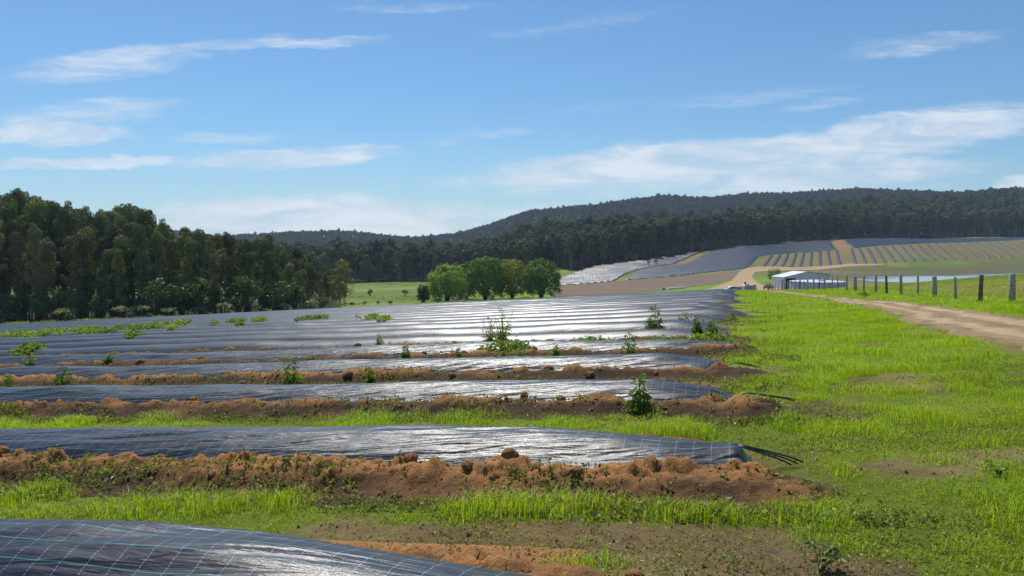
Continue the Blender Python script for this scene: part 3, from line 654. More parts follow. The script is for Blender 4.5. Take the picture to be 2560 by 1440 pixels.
CLODS = {1: [(1275, 1165, 30), (1170, 1170, 24), (1345, 1168, 22), (1240, 1180, 26), (1440, 1180, 30), (1500, 1168, 24), (1400, 1205, 18), (950, 1150, 26), (1040, 1145, 26), (1105, 1150, 18), (790, 1135, 22), (900, 1155, 12),
             (480, 1160, 17), (530, 1172, 15), (415, 1140, 16), (650, 1140, 16), (60, 1125, 24), (140, 1130, 20), (990, 1195, 20), (840, 1215, 12), (1200, 1210, 12), (1680, 1215, 12), (1590, 1240, 9), (1310, 1210, 14), (1470, 1215, 13), (1635, 1185, 13)],
         2: [(1205, 985, 16), (1410, 990, 22), (1330, 985, 16), (1085, 970, 12), (1045, 990, 10), (1190, 1000, 14), (1490, 1000, 10), (180, 1005, 16), (500, 1000, 20), (660, 985, 10), (1700, 995, 9), (1240, 1010, 10)],
         3: [(1370, 920, 22), (1475, 925, 18), (1640, 920, 10), (870, 935, 20), (600, 945, 16), (420, 925, 9), (1130, 930, 14), (1540, 930, 9)],
         4: [(1340, 875, 14), (1430, 882, 12), (350, 905, 15), (500, 900, 10), (1060, 885, 10)],
         5: [(905, 860, 14), (1120, 857, 11), (1220, 850, 12), (1180, 860, 8), (840, 858, 8)]}
CN = {1: 'second', 2: 'third', 3: 'fourth', 4: 'fifth', 5: 'sixth'}
i = 0
for k, L in CLODS.items():
    for px, rw, sz in L:
        x, y = nearp(px, rw, 0.16); s, t = st(x, y)
        ds = np.clip(s - SROW[k], -HW[k] - 0.5, -HW[k] + 0.06); p = surf(SROW[k] + ds, t)
        rad = sz / F * y * 0.72
        o = tag(link('clay_clod', CM[i % 6], None, (p[0], p[1], p[2] + rad * 0.25)), f'orange clay clod lying on the front soil bank of the {CN[k]} mulch row', 'clod', f'clods along the {CN[k]} row')
        o.scale = (rad, rad, rad); o.rotation_euler = (rng0.uniform(-.4, .4), rng0.uniform(-.4, .4), rng0.uniform(0, 6.28)); i += 1
for px, rw, sz, lab in ((1300, 1432, 26, 'crumbly pile of orange earth behind the nearest row at the photo bottom'), (1005, 1400, 20, 'small orange clod half hidden behind the nearest row'), (1100, 1400, 26, 'lumpy orange clod beside the nearest row, left of the crumbly pile'),
                        (1585, 1432, 20, 'lone orange clod on bare soil at the photo bottom')):
    x, y = nearp(px, rw, 0.02); rad = sz / F * y * .9
    o = tag(link('clay_clod', CM[i % 6], None, (x, y, gz(x, y) + rad * .5)), lab, 'clod', 'clods by the nearest row'); o.scale = (rad * 1.3, rad, rad); i += 1

def sample(n, y0, y1, u0, u1, rng):
    y = np.sqrt(rng.uniform(y0 * y0, y1 * y1, n)); u = rng.uniform(u0, u1, n); return u * y, y
def rowzone(x, y):
    """True where plastic or its banks lie"""
    s, t = st(x, y); a = np.abs(s[:, None] - np.array(SROW)); k = a.argmin(1); a = a.min(1)
    te = np.array(TEND)[k]; rear = s > np.array(SROW)[k]; return (a < np.array(HW)[k] + np.where(rear, .12, .45)) & ((t > np.where(rear, te - .02, te - 0.4)) | (k == 0)), k, s, t
# small crumbs of soil: too many to count
rng = np.random.default_rng(9); mb = MB()
ico = np.array([[0, 0, 1], [.9, 0, -.3], [-.45, .8, -.3], [-.45, -.8, -.3], [.3, .5, .6], [-.6, 0, .5]], float)
icoT = np.array([[0, 1, 4], [0, 4, 2], [0, 2, 5], [0, 5, 3], [0, 3, 1], [1, 2, 4], [2, 3, 5], [1, 3, 2]])
for k in range(0, 6):
    n = (900, 2600, 2000, 1500, 900, 600)[k]; tt = rng.uniform(TEND[k] - .7, 1.25 * SROW[k] + 2, n); ds = -HW[k] - rng.beta(1.2, 1.6, n) * 0.75 + 0.08
    xx, yy = xy(SROW[k] + ds, tt); zz = ground(xx, yy) + bank(k, ds, tt); sz = np.minimum(rng.gamma(1.5, 0.005, n) + 0.003, .017)
    for j in range(n):
        mb.add(ico * sz[j] * rng.uniform(.6, 1.2, 3) @ np.array([[math.cos(j), math.sin(j), 0], [-math.sin(j), math.cos(j), 0], [0, 0, 1]]) + (xx[j], yy[j], zz[j] + sz[j] * .3), None, icoT)
n = 5000; cx, cy = sample(n, 3, 9, -.8, .8, rng); kz, _k, cs, ct = rowzone(cx, cy); kp = (~kz) & (rng.random(n) < bareness(cx, cy)); cx, cy = cx[kp], cy[kp]; cz = ground(cx, cy) + (fbm(cx * 4, cy * 4, 21, 4) - .5) * .045; cs_ = rng.gamma(1.5, .0035, len(cx)) + .003
for j in range(len(cx)): mb.add(ico * cs_[j] * rng.uniform(.6, 1.2, 3) + (cx[j], cy[j], cz[j] + cs_[j] * .3), None, icoT)
tag(mb.build('soil_crumbs', CLOD), 'loose soil crumbs scattered over the banks of the mulch rows', 'soil', None, 'stuff')

# drip hoses leaving the row ends
HOSES = [(1, 3, 0.42, 'bundle of three black drip hoses leaving the blunt end of the second row'), (2, 2, 0.62, 'pair of long black drip hoses sloping from the third row end'), (3, 2, 0.4, 'pair of black drip hoses at the fourth row end'),
         (4, 2, 0.45, 'short black hoses curling out of the fifth row end'), (6, 1, 0.9, 'single thin black hose leaving the seventh row end'), (8, 2, 1.0, 'black hoses lying in weeds at the ninth row end'), (10, 1, 0.8, 'thin black hose at the eleventh row end')]
for k, n, ln, lab in HOSES:
    c = xy(SROW[k], TEND[k]); root = thing('drip_hose_bundle', lab, 'hose', (c[0], c[1], gz(*c)), 0, 'drip hoses at the row ends')
    for j in range(n):
        P = []
        for q in np.linspace(-0.35, 1, 12):
            s = SROW[k] + (j - (n - 1) / 2) * (0.035 + 0.012 * max(q, 0)) - 0.03 * max(q, 0); t = TEND[k] + 0.12 - q * (ln + 0.05 * j)
            x, y = xy(s, t); h0 = HC[k] * (0.44 if k in (1, 4, 5) else 0.34)
            P.append((x - c[0], y - c[1], gz(x, y) + h0 * (1 - max(q, 0)) ** 0.8 + 0.03 - root.location.z - (0.05 if q < 0 else 0)))
        MB().tube(P, 0.007, 8).build('hose', HOSE, root, True)

# ------------------------------------------------------------------ grass and low weeds
def blades(name, x, y, z, h, wd, mat, rng, lean=0.45, lab=None):
    n = len(x); th = rng.uniform(0, 2 * np.pi, n); d = np.stack([np.cos(th), np.sin(th)], 1); sd_ = np.stack([-d[:, 1], d[:, 0]], 1)
    ln = rng.uniform(0.15, 1.0, n) * lean; B = np.stack([x, y, z], 1); w2 = (wd * 0.5)[:, None]
    def at(f, wf, lf):
        P = B.copy(); P[:, :2] += d * (h * ln * lf)[:, None]; P[:, 2] += h * f
        A_ = P.copy(); C_ = P.copy(); A_[:, :2] += sd_ * w2 * wf; C_[:, :2] -= sd_ * w2 * wf; return A_, C_, P
    a0, a1, _ = at(-0.05, 1.0, 0); b0, b1, _ = at(0.6, 0.8, 0.35); _, _, tip = at(1.0 - 0.25 * lean, 0, 1.25)
    V = np.stack([a0, a1, b0, b1, tip], 1).reshape(-1, 3); o = np.arange(n)[:, None] * 5
    me = mesh_np(name, V, o + np.array([[0, 1, 3, 2]]), o + np.array([[2, 3, 4]]), [mat], False)
    return tag(link(name, me), lab, 'grass', None, 'stuff')
rng = np.random.default_rng(21)
GX = []
for n, y0, y1, u0, u1, hmin, hmax, wd in ((210000, 3.0, 12, -.8, .82, .034, .088, .0045), (170000, 12, 30, -.1, .82, .05, .10, .008), (150000, 30, 100, .18, .85, .07, .13, .019)):
    x, y = sample(n, y0, y1, u0, u1, rng); z_, k, s, t = rowzone(x, y); b = bareness(x, y)
    tuft = fbm(x * 1.6, y * 1.6, 111, 3); keep = (~z_) & (rng.random(n) < (1 - b) ** 1.5 * (0.35 + 1.1 * sst(tuft, .35, .6)) + np.where(y < 7, .30, .16) * (b < .93))
    keep &= ~((s > 9.9) & (t > 0.3)); keep &= (x < 12.5 + .22 * y + 3) | (y < 33) | (rng.random(n) < .35)
    ra, rb = road_x(y); onroad = (x > ra + .2) & (x < rb - .2); keep |= onroad & (fbm(x * 1.1, y * .45, 117, 3) > .60) & (rng.random(n) < .5) & (y < 60)
    x, y, b, tuft, s, t = (q[keep] for q in (x, y, b, tuft, s, t)); m_ = len(x)
    h = rng.uniform(hmin, hmax, m_) * (0.5 + 1.5 * sst(tuft, .4, .72)) * (1 - .55 * b)
    h = h * np.where(b > .5, .5, 1.0) * (0.55 + 0.9 * fbm(x * 2.3, y * 2.3, 113, 2))
    h = h * np.where((s > 5.15) & (s < 5.8) & (t > -.5), 0.55 + 0.75 * sst(fbm(x * .9 + 5, y * 2, 115, 3), .35, .65), 1) * np.where((s > 8.0) & (s < 9.7) & (t > -.5), 1.15, 1)
    GX.append((x, y, h, np.full(m_, wd) * rng.uniform(.7, 1.4, m_), s, t))
x, y, h, wd, s, t = (np.concatenate([g[i] for g in GX]) for i in range(6))
lime = (rng.random(len(x)) < np.clip((0.55 + 0.45 * sst(y, 6, 13)) * (1 - 0.9 * sst(x, 12.5 + .22 * y - 1.2, 12.5 + .22 * y + 1)) + 0.45 * ((s > 5.0) & (s < 9.8) & (t > -.6)), 0, .94))
ra, rb = road_x(y); onr = (x > ra + .2) & (x < rb - .2); z = ground(x, y) + (fbm(x * 4, y * 4, 21, 4) - 0.5) * 0.045 + .025 * onr; lime &= ~onr; h = h * np.where(onr, .7, 1)
blades('lush_grass', x[lime], y[lime], z[lime], h[lime], wd[lime], LIMEM, rng, .85, 'lush lime green grass covering the headland between the row ends and the dirt road')
blades('grass', x[~lime], y[~lime], z[~lime], h[~lime], wd[~lime], GRASSM, rng, 1.0, 'patchy green grass on the near ground and the road verges')

# low leafy seedlings on the banks and in the alleys
rng = np.random.default_rng(31); mb = MB()
for k in range(0, 9):
    n = (1500, 9000, 9000, 9000, 8000, 9000, 6000, 5000, 4000)[k]; tt = rng.uniform(TEND[k] - 1.1, 1.3 * SROW[k] + 3, n)
    ds = -HW[k] + 0.05 - rng.beta(1.8, 1.3, n) * (0.95 if k < 3 else 2.0) if k < 6 else -rng.uniform(HW[k] - .1, 2.8, n)
    den = fbm(tt * 0.8, ds * 2 + k * 5, 121, 3); keep = rng.random(n) < sst(den, 0.42, 0.62) * (0.6 if k < 2 else 1.0) + .07
    tt, ds = tt[keep], ds[keep]; xx, yy = xy(SROW[k] + ds, tt); zz = ground(xx, yy) + np.where(np.abs(ds) < HW[k] + .7, bank(k, ds, tt), 0)
    n = len(tt); sz = rng.uniform(.018, .045, n) * (1 + 0.10 * k)
    for q in range(4):
        D = rdirs(n, rng, 1.0); mb.leaves(np.stack([xx, yy, zz + rng.uniform(0, .035, n) * (1 + .25 * k)], 1) + rng.normal(size=(n, 3)) * [.015, .015, .004], D, sz, sz * .6, rng, .2)
tag(mb.build('weed_seedlings', SEEDLM), 'low leafy weed seedlings on the soil banks between the mulch rows', 'weeds', None, 'stuff')
# flat broad-leaved clover and stubble on the near bare ground
mb = MB(); n = 120000; x, y = sample(n, 3, 13, -.8, .8, rng); z_, k, s, t = rowzone(x, y); den = fbm(x * 1.1, y * 1.1, 131, 4)
keep = (~z_) & (rng.random(n) < sst(den, .40, .66)) & ~((s > 10) & (t > .3)); x, y = x[keep], y[keep]; n = len(x); z = ground(x, y) + (fbm(x * 4, y * 4, 21, 4) - .5) * .045
for q in range(2):
    D = rdirs(n, rng, .7); sz = rng.uniform(.012, .034, n); mb.leaves(np.stack([x, y, z + rng.uniform(.002, .03, n)], 1) + rng.normal(size=(n, 3)) * [.02, .02, .004], D, sz, sz * .5, rng, .2)
tag(mb.build('ground_weeds', SEEDLM), 'small flat weeds among the grass of the near ground', 'weeds', None, 'stuff')

# ------------------------------------------------------------------ tall weeds, one by one
def weed_parts(seed, h, bush=1.0, style=0):
    """upright leafy weed of height h: thin stalk, side leaves, bushy foot"""
    rg = np.random.default_rng(seed); st_ = MB(); lf = MB()
    P = np.array([[0, 0, 0], [rg.normal() * .02, rg.normal() * .02, .35], [rg.normal() * .04, rg.normal() * .04, .7], [rg.normal() * .05, rg.normal() * .05, 1.0]]) * [h, h, h]
    stalks = [P]
    for q in range(3 if style == 0 else 7):
        f = rg.uniform(.05, .25); a = rg.uniform(0, 6.28); d = np.array([math.cos(a), math.sin(a), 0]) * rg.uniform(.12, .3) * bush * (1.6 if style else 1); b = P[0] * (1 - f) + P[1] * f
        hh = rg.uniform(.25, .6) if style == 0 else rg.uniform(.4, .95); stalks.append(np.array([b, b + d * h * .6 + [0, 0, h * hh * .5], b + d * h + [0, 0, h * hh]]))
    for S in stalks: st_.tube(S, np.linspace(.006, .002, len(S)) * (1 + h), 5)
    for si, S in enumerate(stalks):
        n = int((110 if si == 0 else 34) * (1 if style == 0 else .8)); f = rg.beta(1.0, 1.25, n); idx = f * (len(S) - 1); i0 = np.minimum(idx.astype(int), len(S) - 2)
        B = S[i0] + (S[i0 + 1] - S[i0]) * (idx - i0)[:, None]; D = rdirs(n, rg, .35); rad = h * (.23 * (1 - f) ** .7 + .03) * bush * (1 if si == 0 else .5)
        B = B + unit(D * [1, 1, .2]) * (rg.random(n) * rad)[:, None]; L = (.06 + .085 * (1 - f)) * (0.7 + .5 * h); lf.leaves(B, D, L, L * (.42 if style == 0 else .25), rg, .35)
    n = int((230 if style == 0 else 90) * bush); a = rg.uniform(0, 6.28, n); r = np.sqrt(rg.random(n)) * h * .30 * bush; B = np.stack([r * np.cos(a), r * np.sin(a), rg.random(n) ** 1.4 * h * .32 * (1 - .5 * r / (h * .24 * bush))], 1)
    L = rg.uniform(.05, .09, n) * (.6 + .5 * h); lf.leaves(B, rdirs(n, rg, .5), L, L * .45, rg, .3)
    return st_, lf
WEEDS = [  # px, foot row, top row, bushiness, style, label
 (1600, 1018, 922, 1.0, 0, 'tall bright leafy weed standing before the third mulch row near its end'), (735, 950, 868, 1.1, 0, 'large pale green weed before the fourth mulch row, tallest on its left half'),
 (928, 948, 900, .9, 0, 'small dark weed next to the large one before the fourth row'), (155, 965, 902, 1.3, 0, 'spreading dull weed before the fourth row near its far left'), (15, 968, 920, 1.3, 0, 'half-cropped weed at the left photo edge before the fourth row'),
 (72, 920, 872, 1.2, 0, 'leafy weed before the fifth row, leftmost in that alley'), (272, 913, 886, 1.2, 0, 'low bushy weed before the fifth row left of a brown clod'), (948, 868, 826, .9, 0, 'thin weed with pale tip beside a dark clod in the sixth row bank'),
 (1015, 896, 850, .9, 0, 'thin weed with forked leaves before the fifth row'), (1147, 896, 858, .8, 0, 'spindly weed with few leaves before the fifth row'), (1258, 892, 868, .8, 0, 'tiny yellowish weed before the fifth row between two taller ones'),
 (1302, 894, 856, 1.2, 0, 'bushy yellow-green weed before the fifth row'), (1388, 888, 850, 1.0, 0, 'weed growing out of a brown mound before the fifth row'), (1573, 884, 812, 1.0, 0, 'tall weed with reddish leaves before the fifth row near its end'),
 (1222, 860, 786, .6, 1, 'tall branching seed-head weed, left one of the pair in the green clump'), (1255, 858, 766, .65, 1, 'tallest branching seed-head weed in the green clump of the sixth row'), (1637, 838, 775, 1.4, 0, 'dense weed growing before the seventh row, below the wide one'),
 (1632, 786, 757, 2.2, 0, 'wide leafy weed hiding the glare on the ninth row'), (1712, 812, 768, 1.7, 0, 'wide tall weed on the eighth row'), (1742, 838, 800, 1.1, 0, 'slim weed before the sixth row end'),
 (1778, 838, 796, 1.3, 0, 'bushy weed nearest to the sixth row end'), (1832, 792, 764, 1.2, 0, 'dark weed beside a loose hose at the row ends'), (1484, 818, 800, 1.8, 0, 'low yellow-green weed alone on the bright plastic'),
 (1318, 766, 756, 1.2, 0, 'tiny dark weed alone on the far plastic'), (1690, 745, 734, 2.4, 0, 'low bright weed near the far field edge'), (1512, 776, 762, 1.0, 1, 'faint wispy weed on the middle plastic'), (1645, 745, 732, 1.1, 1, 'faint wispy weed near the far edge of the field'),
 (893, 800, 784, 2.4, 0, 'round tuft of weeds on the plastic left of the bright glare'), (333, 842, 826, 1.3, 0, 'dark pointed weed in the creeper patch'), (725, 776, 768, 1.2, 0, 'single dark tuft near the far edge of the plastic')]
for i, (px, r0, r1, bush, style, lab) in enumerate(WEEDS):
    x, y = nearp(px, r0, 0.1); s, t = st(x, y); p = surf(s, t); h = max(0.12, (r0 - r1) / F * y)
    root = thing('tall_weed', lab, 'weed', (p[0], p[1], p[2] - .02), 0, 'tall weeds among the mulch rows')
    a, b = weed_parts(200 + i, h, bush * (1 if h > .3 else 1.2), style); a.build('stem', STEMM, root); b.build('foliage', WEEDM, root)

def leafpatch(name, px, row, wpx, hpx, lab, group, cat, mat=None, dens=1.0, seed=0, h=0.3, ls=1.0):
    x, y = nearp(px, row, 0.3); s, t = st(x, y); rg = np.random.default_rng(seed); hw = wpx / 2 / F * y; d = max(hpx * y * y / F / 1.35, 0.25) * .5
    n = int(np.clip(560 * hw * 2 * dens, 450, 2600)); q = rg.uniform(-1, 1, n); lump = fbm(q * 3 + seed, q * 0, 151, 2)
    dx = q * hw; dyy = rg.uniform(-1, 1, n) * np.sqrt(1 - q * q) * d
    P = np.stack([x + dx, y + dyy + 0.25 * dx * -.3, 0 * dx], 1)
    ss_, tt = st(P[:, 0], P[:, 1]); kk = np.abs(ss_[:, None] - np.array(SROW)).argmin(1); ds = ss_ - np.array(SROW)[kk]
    z = ground(P[:, 0], P[:, 1]); hz_ = np.array([HC[k] * max(0, 1 - abs(dd / HW[k]) ** 2.15) if abs(dd) < HW[k] else 0 for k, dd in zip(kk, ds)])
    c = np.array([x, y, gz(x, y)]); mb = MB()
    for j in range(3):
        L = rg.uniform(.09, .17, n) * ls; B = P.copy(); B[:, 2] = z + hz_ + rg.random(n) * h * (0.3 + .7 * lump) * (1 - .4 * np.abs(q)); B[:, :2] += rg.normal(size=(n, 2)) * .08
        mb.leaves(B - c, rdirs(n, rg, .5), L, L * .75, rg, .3)
    tag(mb.build(name, mat or CREEPM, None, False, tuple(c)), lab, cat, group)
PATCH = [(20, 838, 60, 8, 'creeper patch cut by the left photo edge'), (45, 832, 40, 8, 'small round creeper patch near the left photo edge'), (85, 836, 70, 7, 'low creeper patch left of the long vine mats'), (118, 830, 80, 8, 'creeper patch with a raised middle on the plastic'),
         (165, 829, 60, 6, 'narrow creeper patch before the long gap'), (222, 825, 50, 5, 'thin creeper patch left of the largest mat'), (285, 824, 90, 14, 'left half of the largest creeper mat'), (345, 819, 110, 13, 'right half of the largest creeper mat'),
         (350, 838, 40, 5, 'small creeper patch below the largest mat'), (412, 815, 32, 7, 'round creeper patch right of the largest mat'), (455, 818, 28, 5, 'flat creeper patch on the plastic'), (455, 806, 36, 3, 'very thin creeper patch high on the plastic'),
         (575, 806, 44, 6, 'creeper patch in the row of small ones'), (620, 811, 26, 4, 'tiny pale creeper patch on the plastic'), (645, 802, 30, 4, 'faint creeper patch above the tiny one'), (785, 796, 56, 8, 'bright leafy patch on the plastic left of the round tuft'),
         (920, 797, 36, 6, 'sparse leafy patch right of the round tuft'), (968, 797, 30, 5, 'dim leafy patch before the bright glare'), (70, 876, 34, 5, 'small creeper patch on the row below the vine mats')]
for i, (px, rw, wp, hp, lab) in enumerate(PATCH):
    leafpatch('creeper_patch', px, rw, wp, hp, lab, 'creeper patches on the plastic', 'creeper', None, 1.0, 300 + i, 0.28)
for i, (px, rw, wp, hp, lab) in enumerate([(1250, 864, 140, 7, 'bright low leafy clump around the seed-head weeds'), (1480, 845, 120, 12, 'bright leaf clump before the sixth row, left of the dense weed'), (1640, 838, 110, 14, 'dark leaf clump at the foot of the dense weed'),
                                           (1760, 836, 150, 12, 'leaf clump filling the alley before the sixth row end')]):
    leafpatch('leafy_clump', px, rw, wp, hp, lab, 'leafy clumps in the alleys', 'weed clump', WEEDM, 1.1, 330 + i, 0.10, .55)
# broad-leaved plants of the near ground
def broad(px, row, hpx, lab, seed, n=7):
    x, y = nearp(px, row); rg = np.random.default_rng(seed); h = hpx / F * y; root = thing('broadleaf_plant', lab, 'weed', (x, y, gz(x, y)), 0, 'broad-leaved weeds of the near ground'); a = MB(); b = MB()
    for q in range(n):
        th = rg.uniform(0, 6.28); d = np.array([math.cos(th), math.sin(th), 0]) * rg.uniform(.1, .9) * h; tp = d + [0, 0, h * rg.uniform(.55, 1)]
        a.tube([[0, 0, 0], d * .4 + [0, 0, tp[2] * .6], tp], [.005, .004, .003], 5)
        m = 6; B = np.repeat(tp[None], m, 0); D = unit(np.stack([np.cos(np.arange(m) * 1.05 + th), np.sin(np.arange(m) * 1.05 + th), np.full(m, .15)], 1)); L = rg.uniform(.3, .5, m) * h; b.leaves(B, D, L, L * .5, rg, .25)
    a.build('stem', STEMM, root); b.build('leaves', PALESH if seed % 2 else WEEDM, root)
broad(2050, 1432, 60, 'pale broad-leaved plant at the photo bottom in the grass', 401, 9); broad(1715, 1438, 26, 'small pale sprout at the photo bottom beside the lone clod', 403, 4)
broad(605, 1175, 16, 'little star-shaped sprout on the second row bank', 405, 3); broad(1135, 1085 + 150, 12, 'tiny sprout below the second row clods', 407, 3)
broad(2500, 1205, 34, 'dark broad-leaved plant in the grass near the right photo edge', 402, 8); broad(1950, 800, 10, 'dark leafy weed alone in the lime grass', 404, 9); broad(2160, 745, 14, 'dark green clump at the grass edge of the road', 406, 12)
# ------------------------------------------------------------------ trees
def gum_parts(seed, H=16.0, bare=0.38, cw=2.6, nclump=20, nleaf=130, lsz=0.34, flat=0.8):
    """slender eucalypt: leaning pale trunk, rising limbs, crown of rounded leaf clumps"""
    rg = np.random.default_rng(seed); tr = MB(); cr = MB()
    zz = np.linspace(0, H * 0.92, 9); wob = np.cumsum(rg.normal(size=(9, 2)) * .16, 0); P = np.column_stack([wob, zz]); tr.tube(P, np.linspace(.17, .035, 9) * H / 16, 7)
    C = []
    for q in range(nclump):
        f = bare + (1 - bare) * (q + rg.random()) / nclump; i = f * 8 / 0.92 * .92; i0 = min(int(f * 8), 7); b = P[i0] + (P[i0 + 1] - P[i0]) * (f * 8 - i0)
        env = math.sin(math.pi * min(1, (f - bare) / (1 - bare) * .78 + .20)) ** .7
        a = q * 2.4 + rg.normal() * .5; r = cw * env * rg.uniform(.35, 1.0); c = np.array([P[i0][0] + r * math.cos(a), P[i0][1] + r * math.sin(a), f * H + r * .30 + rg.normal() * .3])
        tr.tube([b - [0, 0, min(.35 * r + .2, b[2] * .5)], (b + c) / 2 - [0, 0, .12 * r], c], [.055 * H / 16, .035, .012], 5); C.append((c, rg.uniform(.62, 1.1) * (0.6 + .5 * env) * (cw / 2.1 if cw > 2.5 else 1)))
    C.append((P[-1] + [0, 0, .3], 1.5)); C.append((P[-2] + [.7, .3, .2], 1.4)); C.append((P[-2] + [-.6, -.5, .1], 1.4))
    for c, rad in C:
        n = int(nleaf * rad * rad * 1.05); D = rdirs(n, rg, .45); B = c + D * (rad * (1 + .35 * (fbm(D[:, 0] * 2 + c[0], D[:, 1] * 2 + D[:, 2] * 1.7 + c[2], 7, 2) - .5)) * rg.uniform(.6, 1.0, n) ** .5)[:, None] * [1, 1, flat]
        L = rg.uniform(.7, 1.3, n) * lsz; cr.leaves(B, None, L, L * .6, rg, .12, unit(D + rg.normal(size=(n, 3)) * .45))
    return tr, cr
def dome_parts(seed, H, rx, nlump=150, nleaf=34, lsz=0.36):
    """dense round-headed tree, cauliflower surface of leaf lumps reaching almost to the ground"""
    rg = np.random.default_rng(seed); tr = MB(); cr = MB()
    cz = H * .51; rz = H * .49; rx *= 1.16
    for q in range(4):
        a = rg.uniform(0, 6.28); d = np.array([math.cos(a), math.sin(a), 0]); tr.tube([d * .15, d * rx * .12 + [0, 0, H * .18], d * rx * .35 + [0, 0, H * .42], d * rx * .55 + [0, 0, H * .62]], [.30, .24, .15, .05], 7)
    D = unit(rg.normal(size=(nlump * 2, 3))); D = D[D[:, 2] > -.88][:nlump]
    prof = 1 + .16 * (fbm(D[:, 0] * 2 + seed, D[:, 1] * 2 + D[:, 2], seed, 3) - .5) * 2
    for d, pf in zip(D, prof):
        dd = d * [rx, rx, rz] * pf * rg.uniform(.80, 1.0); 
        if dd[2] < 0: dd[:2] *= 1 + .22 * abs(dd[2] / rz)
        c = np.array([0, 0, cz]) + dd; rad = rg.uniform(.55, .95) * rx / 4.3; n = int(nleaf * rg.uniform(.8, 1.3)); E_ = rdirs(n, rg, .5); B = c + E_ * (rad * rg.uniform(.5, 1, n))[:, None]
        L = rg.uniform(.7, 1.3, n) * lsz; cr.leaves(B, None, L, L * .7, rg, .08, unit(E_ + d * .5 + rg.normal(size=(n, 3)) * .4))
    n = 900; E_ = rdirs(n, rg); B = np.array([0, 0, cz]) + E_ * (rg.random(n) ** .4)[:, None] * np.array([rx, rx, rz]) * .75; L = np.full(n, lsz * 1.6); cr.leaves(B, rdirs(n, rg), L, L * .7, rg, .1)
    return tr, cr
def bush_parts(seed, H, r, n=500, lsz=0.3, stems=5, flat=False):
    rg = np.random.default_rng(seed); tr = MB(); cr = MB()
    for q in range(stems):
        a = q * 6.28 / stems + rg.random(); tp = np.array([math.cos(a) * r * rg.uniform(.2, .75), math.sin(a) * r * rg.uniform(.2, .75), H * rg.uniform(.55, .95)])
        tr.tube([[tp[0] * .08, tp[1] * .08, 0], tp * [.5, .5, .55], tp], [.06, .04, .015], 5)
        m = n // stems; rad = r * rg.uniform(.4, .65); E_ = rdirs(m, rg, .4); B = tp + E_ * (rad * rg.uniform(.3, 1, m))[:, None] * ([1, 1, .3] if flat else [1, 1, max(1.0, H / r * .5)])
        B[:, 2] = np.maximum(B[:, 2], .05); L = rg.uniform(.7, 1.3, m) * lsz; cr.leaves(B, None, L, L * .62, rg, .12, unit(E_ + rg.normal(size=(m, 3)) * .5 + ([0, 0, .6] if flat else [0, 0, 0])))
    return tr, cr
def meshes(parts, tm, cm, n='tree'): return parts[0].mesh('trunk', tm, True), parts[1].mesh('crown', cm)
def plant_tree(name, M, x, y, sc, rz, label, cat, group, dz=0.0):
    root = thing(name, label, cat, (x, y, gz(x, y) - 0.1 + dz), rz, group, sc)
    link('trunk', M[0], root); link('crown', M[1], root); return root

GUM = [meshes(gum_parts(500 + i, 16, (.32, .40, .28, .44, .36, .24)[i], (1.9, 2.2, 1.7, 2.1, 2.4, 1.6)[i], 21 + i, 330, .25, .85), BARK, EUCM if i % 3 != 2 else EUCG) for i in range(6)]
UND = [meshes(bush_parts(540 + i, (4.2, 3.2, 5.0)[i], (1.7, 1.6, 1.5)[i], 800, .34, 7), DBARK, UNDERM) for i in range(3)]
SHR = [meshes(bush_parts(550 + i, (1.7, 1.2)[i], (1.1, .9)[i], 240, .30, 5, True), DBARK, PALESH) for i in range(2)]
rng = np.random.default_rng(77)
TOPX = [-400, 0, 60, 120, 200, 260, 320, 390, 420, 470, 530, 600, 640, 700, 750, 800, 845, 870]
TOPR = [440, 475, 462, 492, 515, 510, 502, 522, 556, 556, 570, 588, 566, 602, 620, 642, 668, 700]
pts = []
def far_enough(x, y, d): return all((x - a) ** 2 + (y - b) ** 2 > d * d for a, b in pts)
tries = 0; n_gum = 0
while n_gum < 250 and tries < 40000:
    tries += 1; px = rng.uniform(-90, 866); depth = rng.beta(.9, 1.6) * 52; y = plant_edge(px - 1280) + 2 + depth; x = (px - 1280) / F * y
    if not far_enough(x, y, 2.2): continue
    pts.append((x, y)); n_gum += 1
    top = np.interp(px, TOPX, TOPR); zt = zr(top, y + 0 * depth); zb = gz(x, y); h = (zt - zb)
    yref = plant_edge(px - 1280) + 18; hmax = zr(top, yref) - gz((px - 1280) / F * yref, yref)
    h = min(h, hmax * 1.12) * (rng.choice([rng.uniform(.94, 1.0), rng.uniform(.72, .92)], p=[.35, .65]) if depth > 10 else rng.uniform(.55, .86))
    h = max(h, 5.5); i = int(rng.integers(0, 6)); sc = h / 16.6
    kind = ['tall dark gum rising behind the others with its crown against the sky', 'gum of middle height inside the left plantation', 'shorter gum on the sunlit front edge of the left plantation'][0 if depth > 22 else 1 if depth > 9 else 2]
    grp = ['rear gums of the left plantation', 'middle gums of the left plantation', 'front gums of the left plantation'][0 if depth > 22 else 1 if depth > 9 else 2]
    sxy = sc * rng.uniform(.66, .95)
    plant_tree('gum_tree', GUM[i], x, y, (sxy, sxy, sc), rng.uniform(0, 6.28), kind, 'tree', grp)
for i in range(74):
    px = rng.uniform(-60, 862); y = plant_edge(px - 1280) + rng.uniform(-1.5, 9); x = (px - 1280) / F * y; sc = rng.uniform(.6, 1.25)
    plant_tree('understorey_bush', UND[i % 3], x, y, sc, rng.uniform(0, 6.28), 'dense dark green bush at the foot of the left plantation', 'bush', 'bushes along the foot of the left plantation')
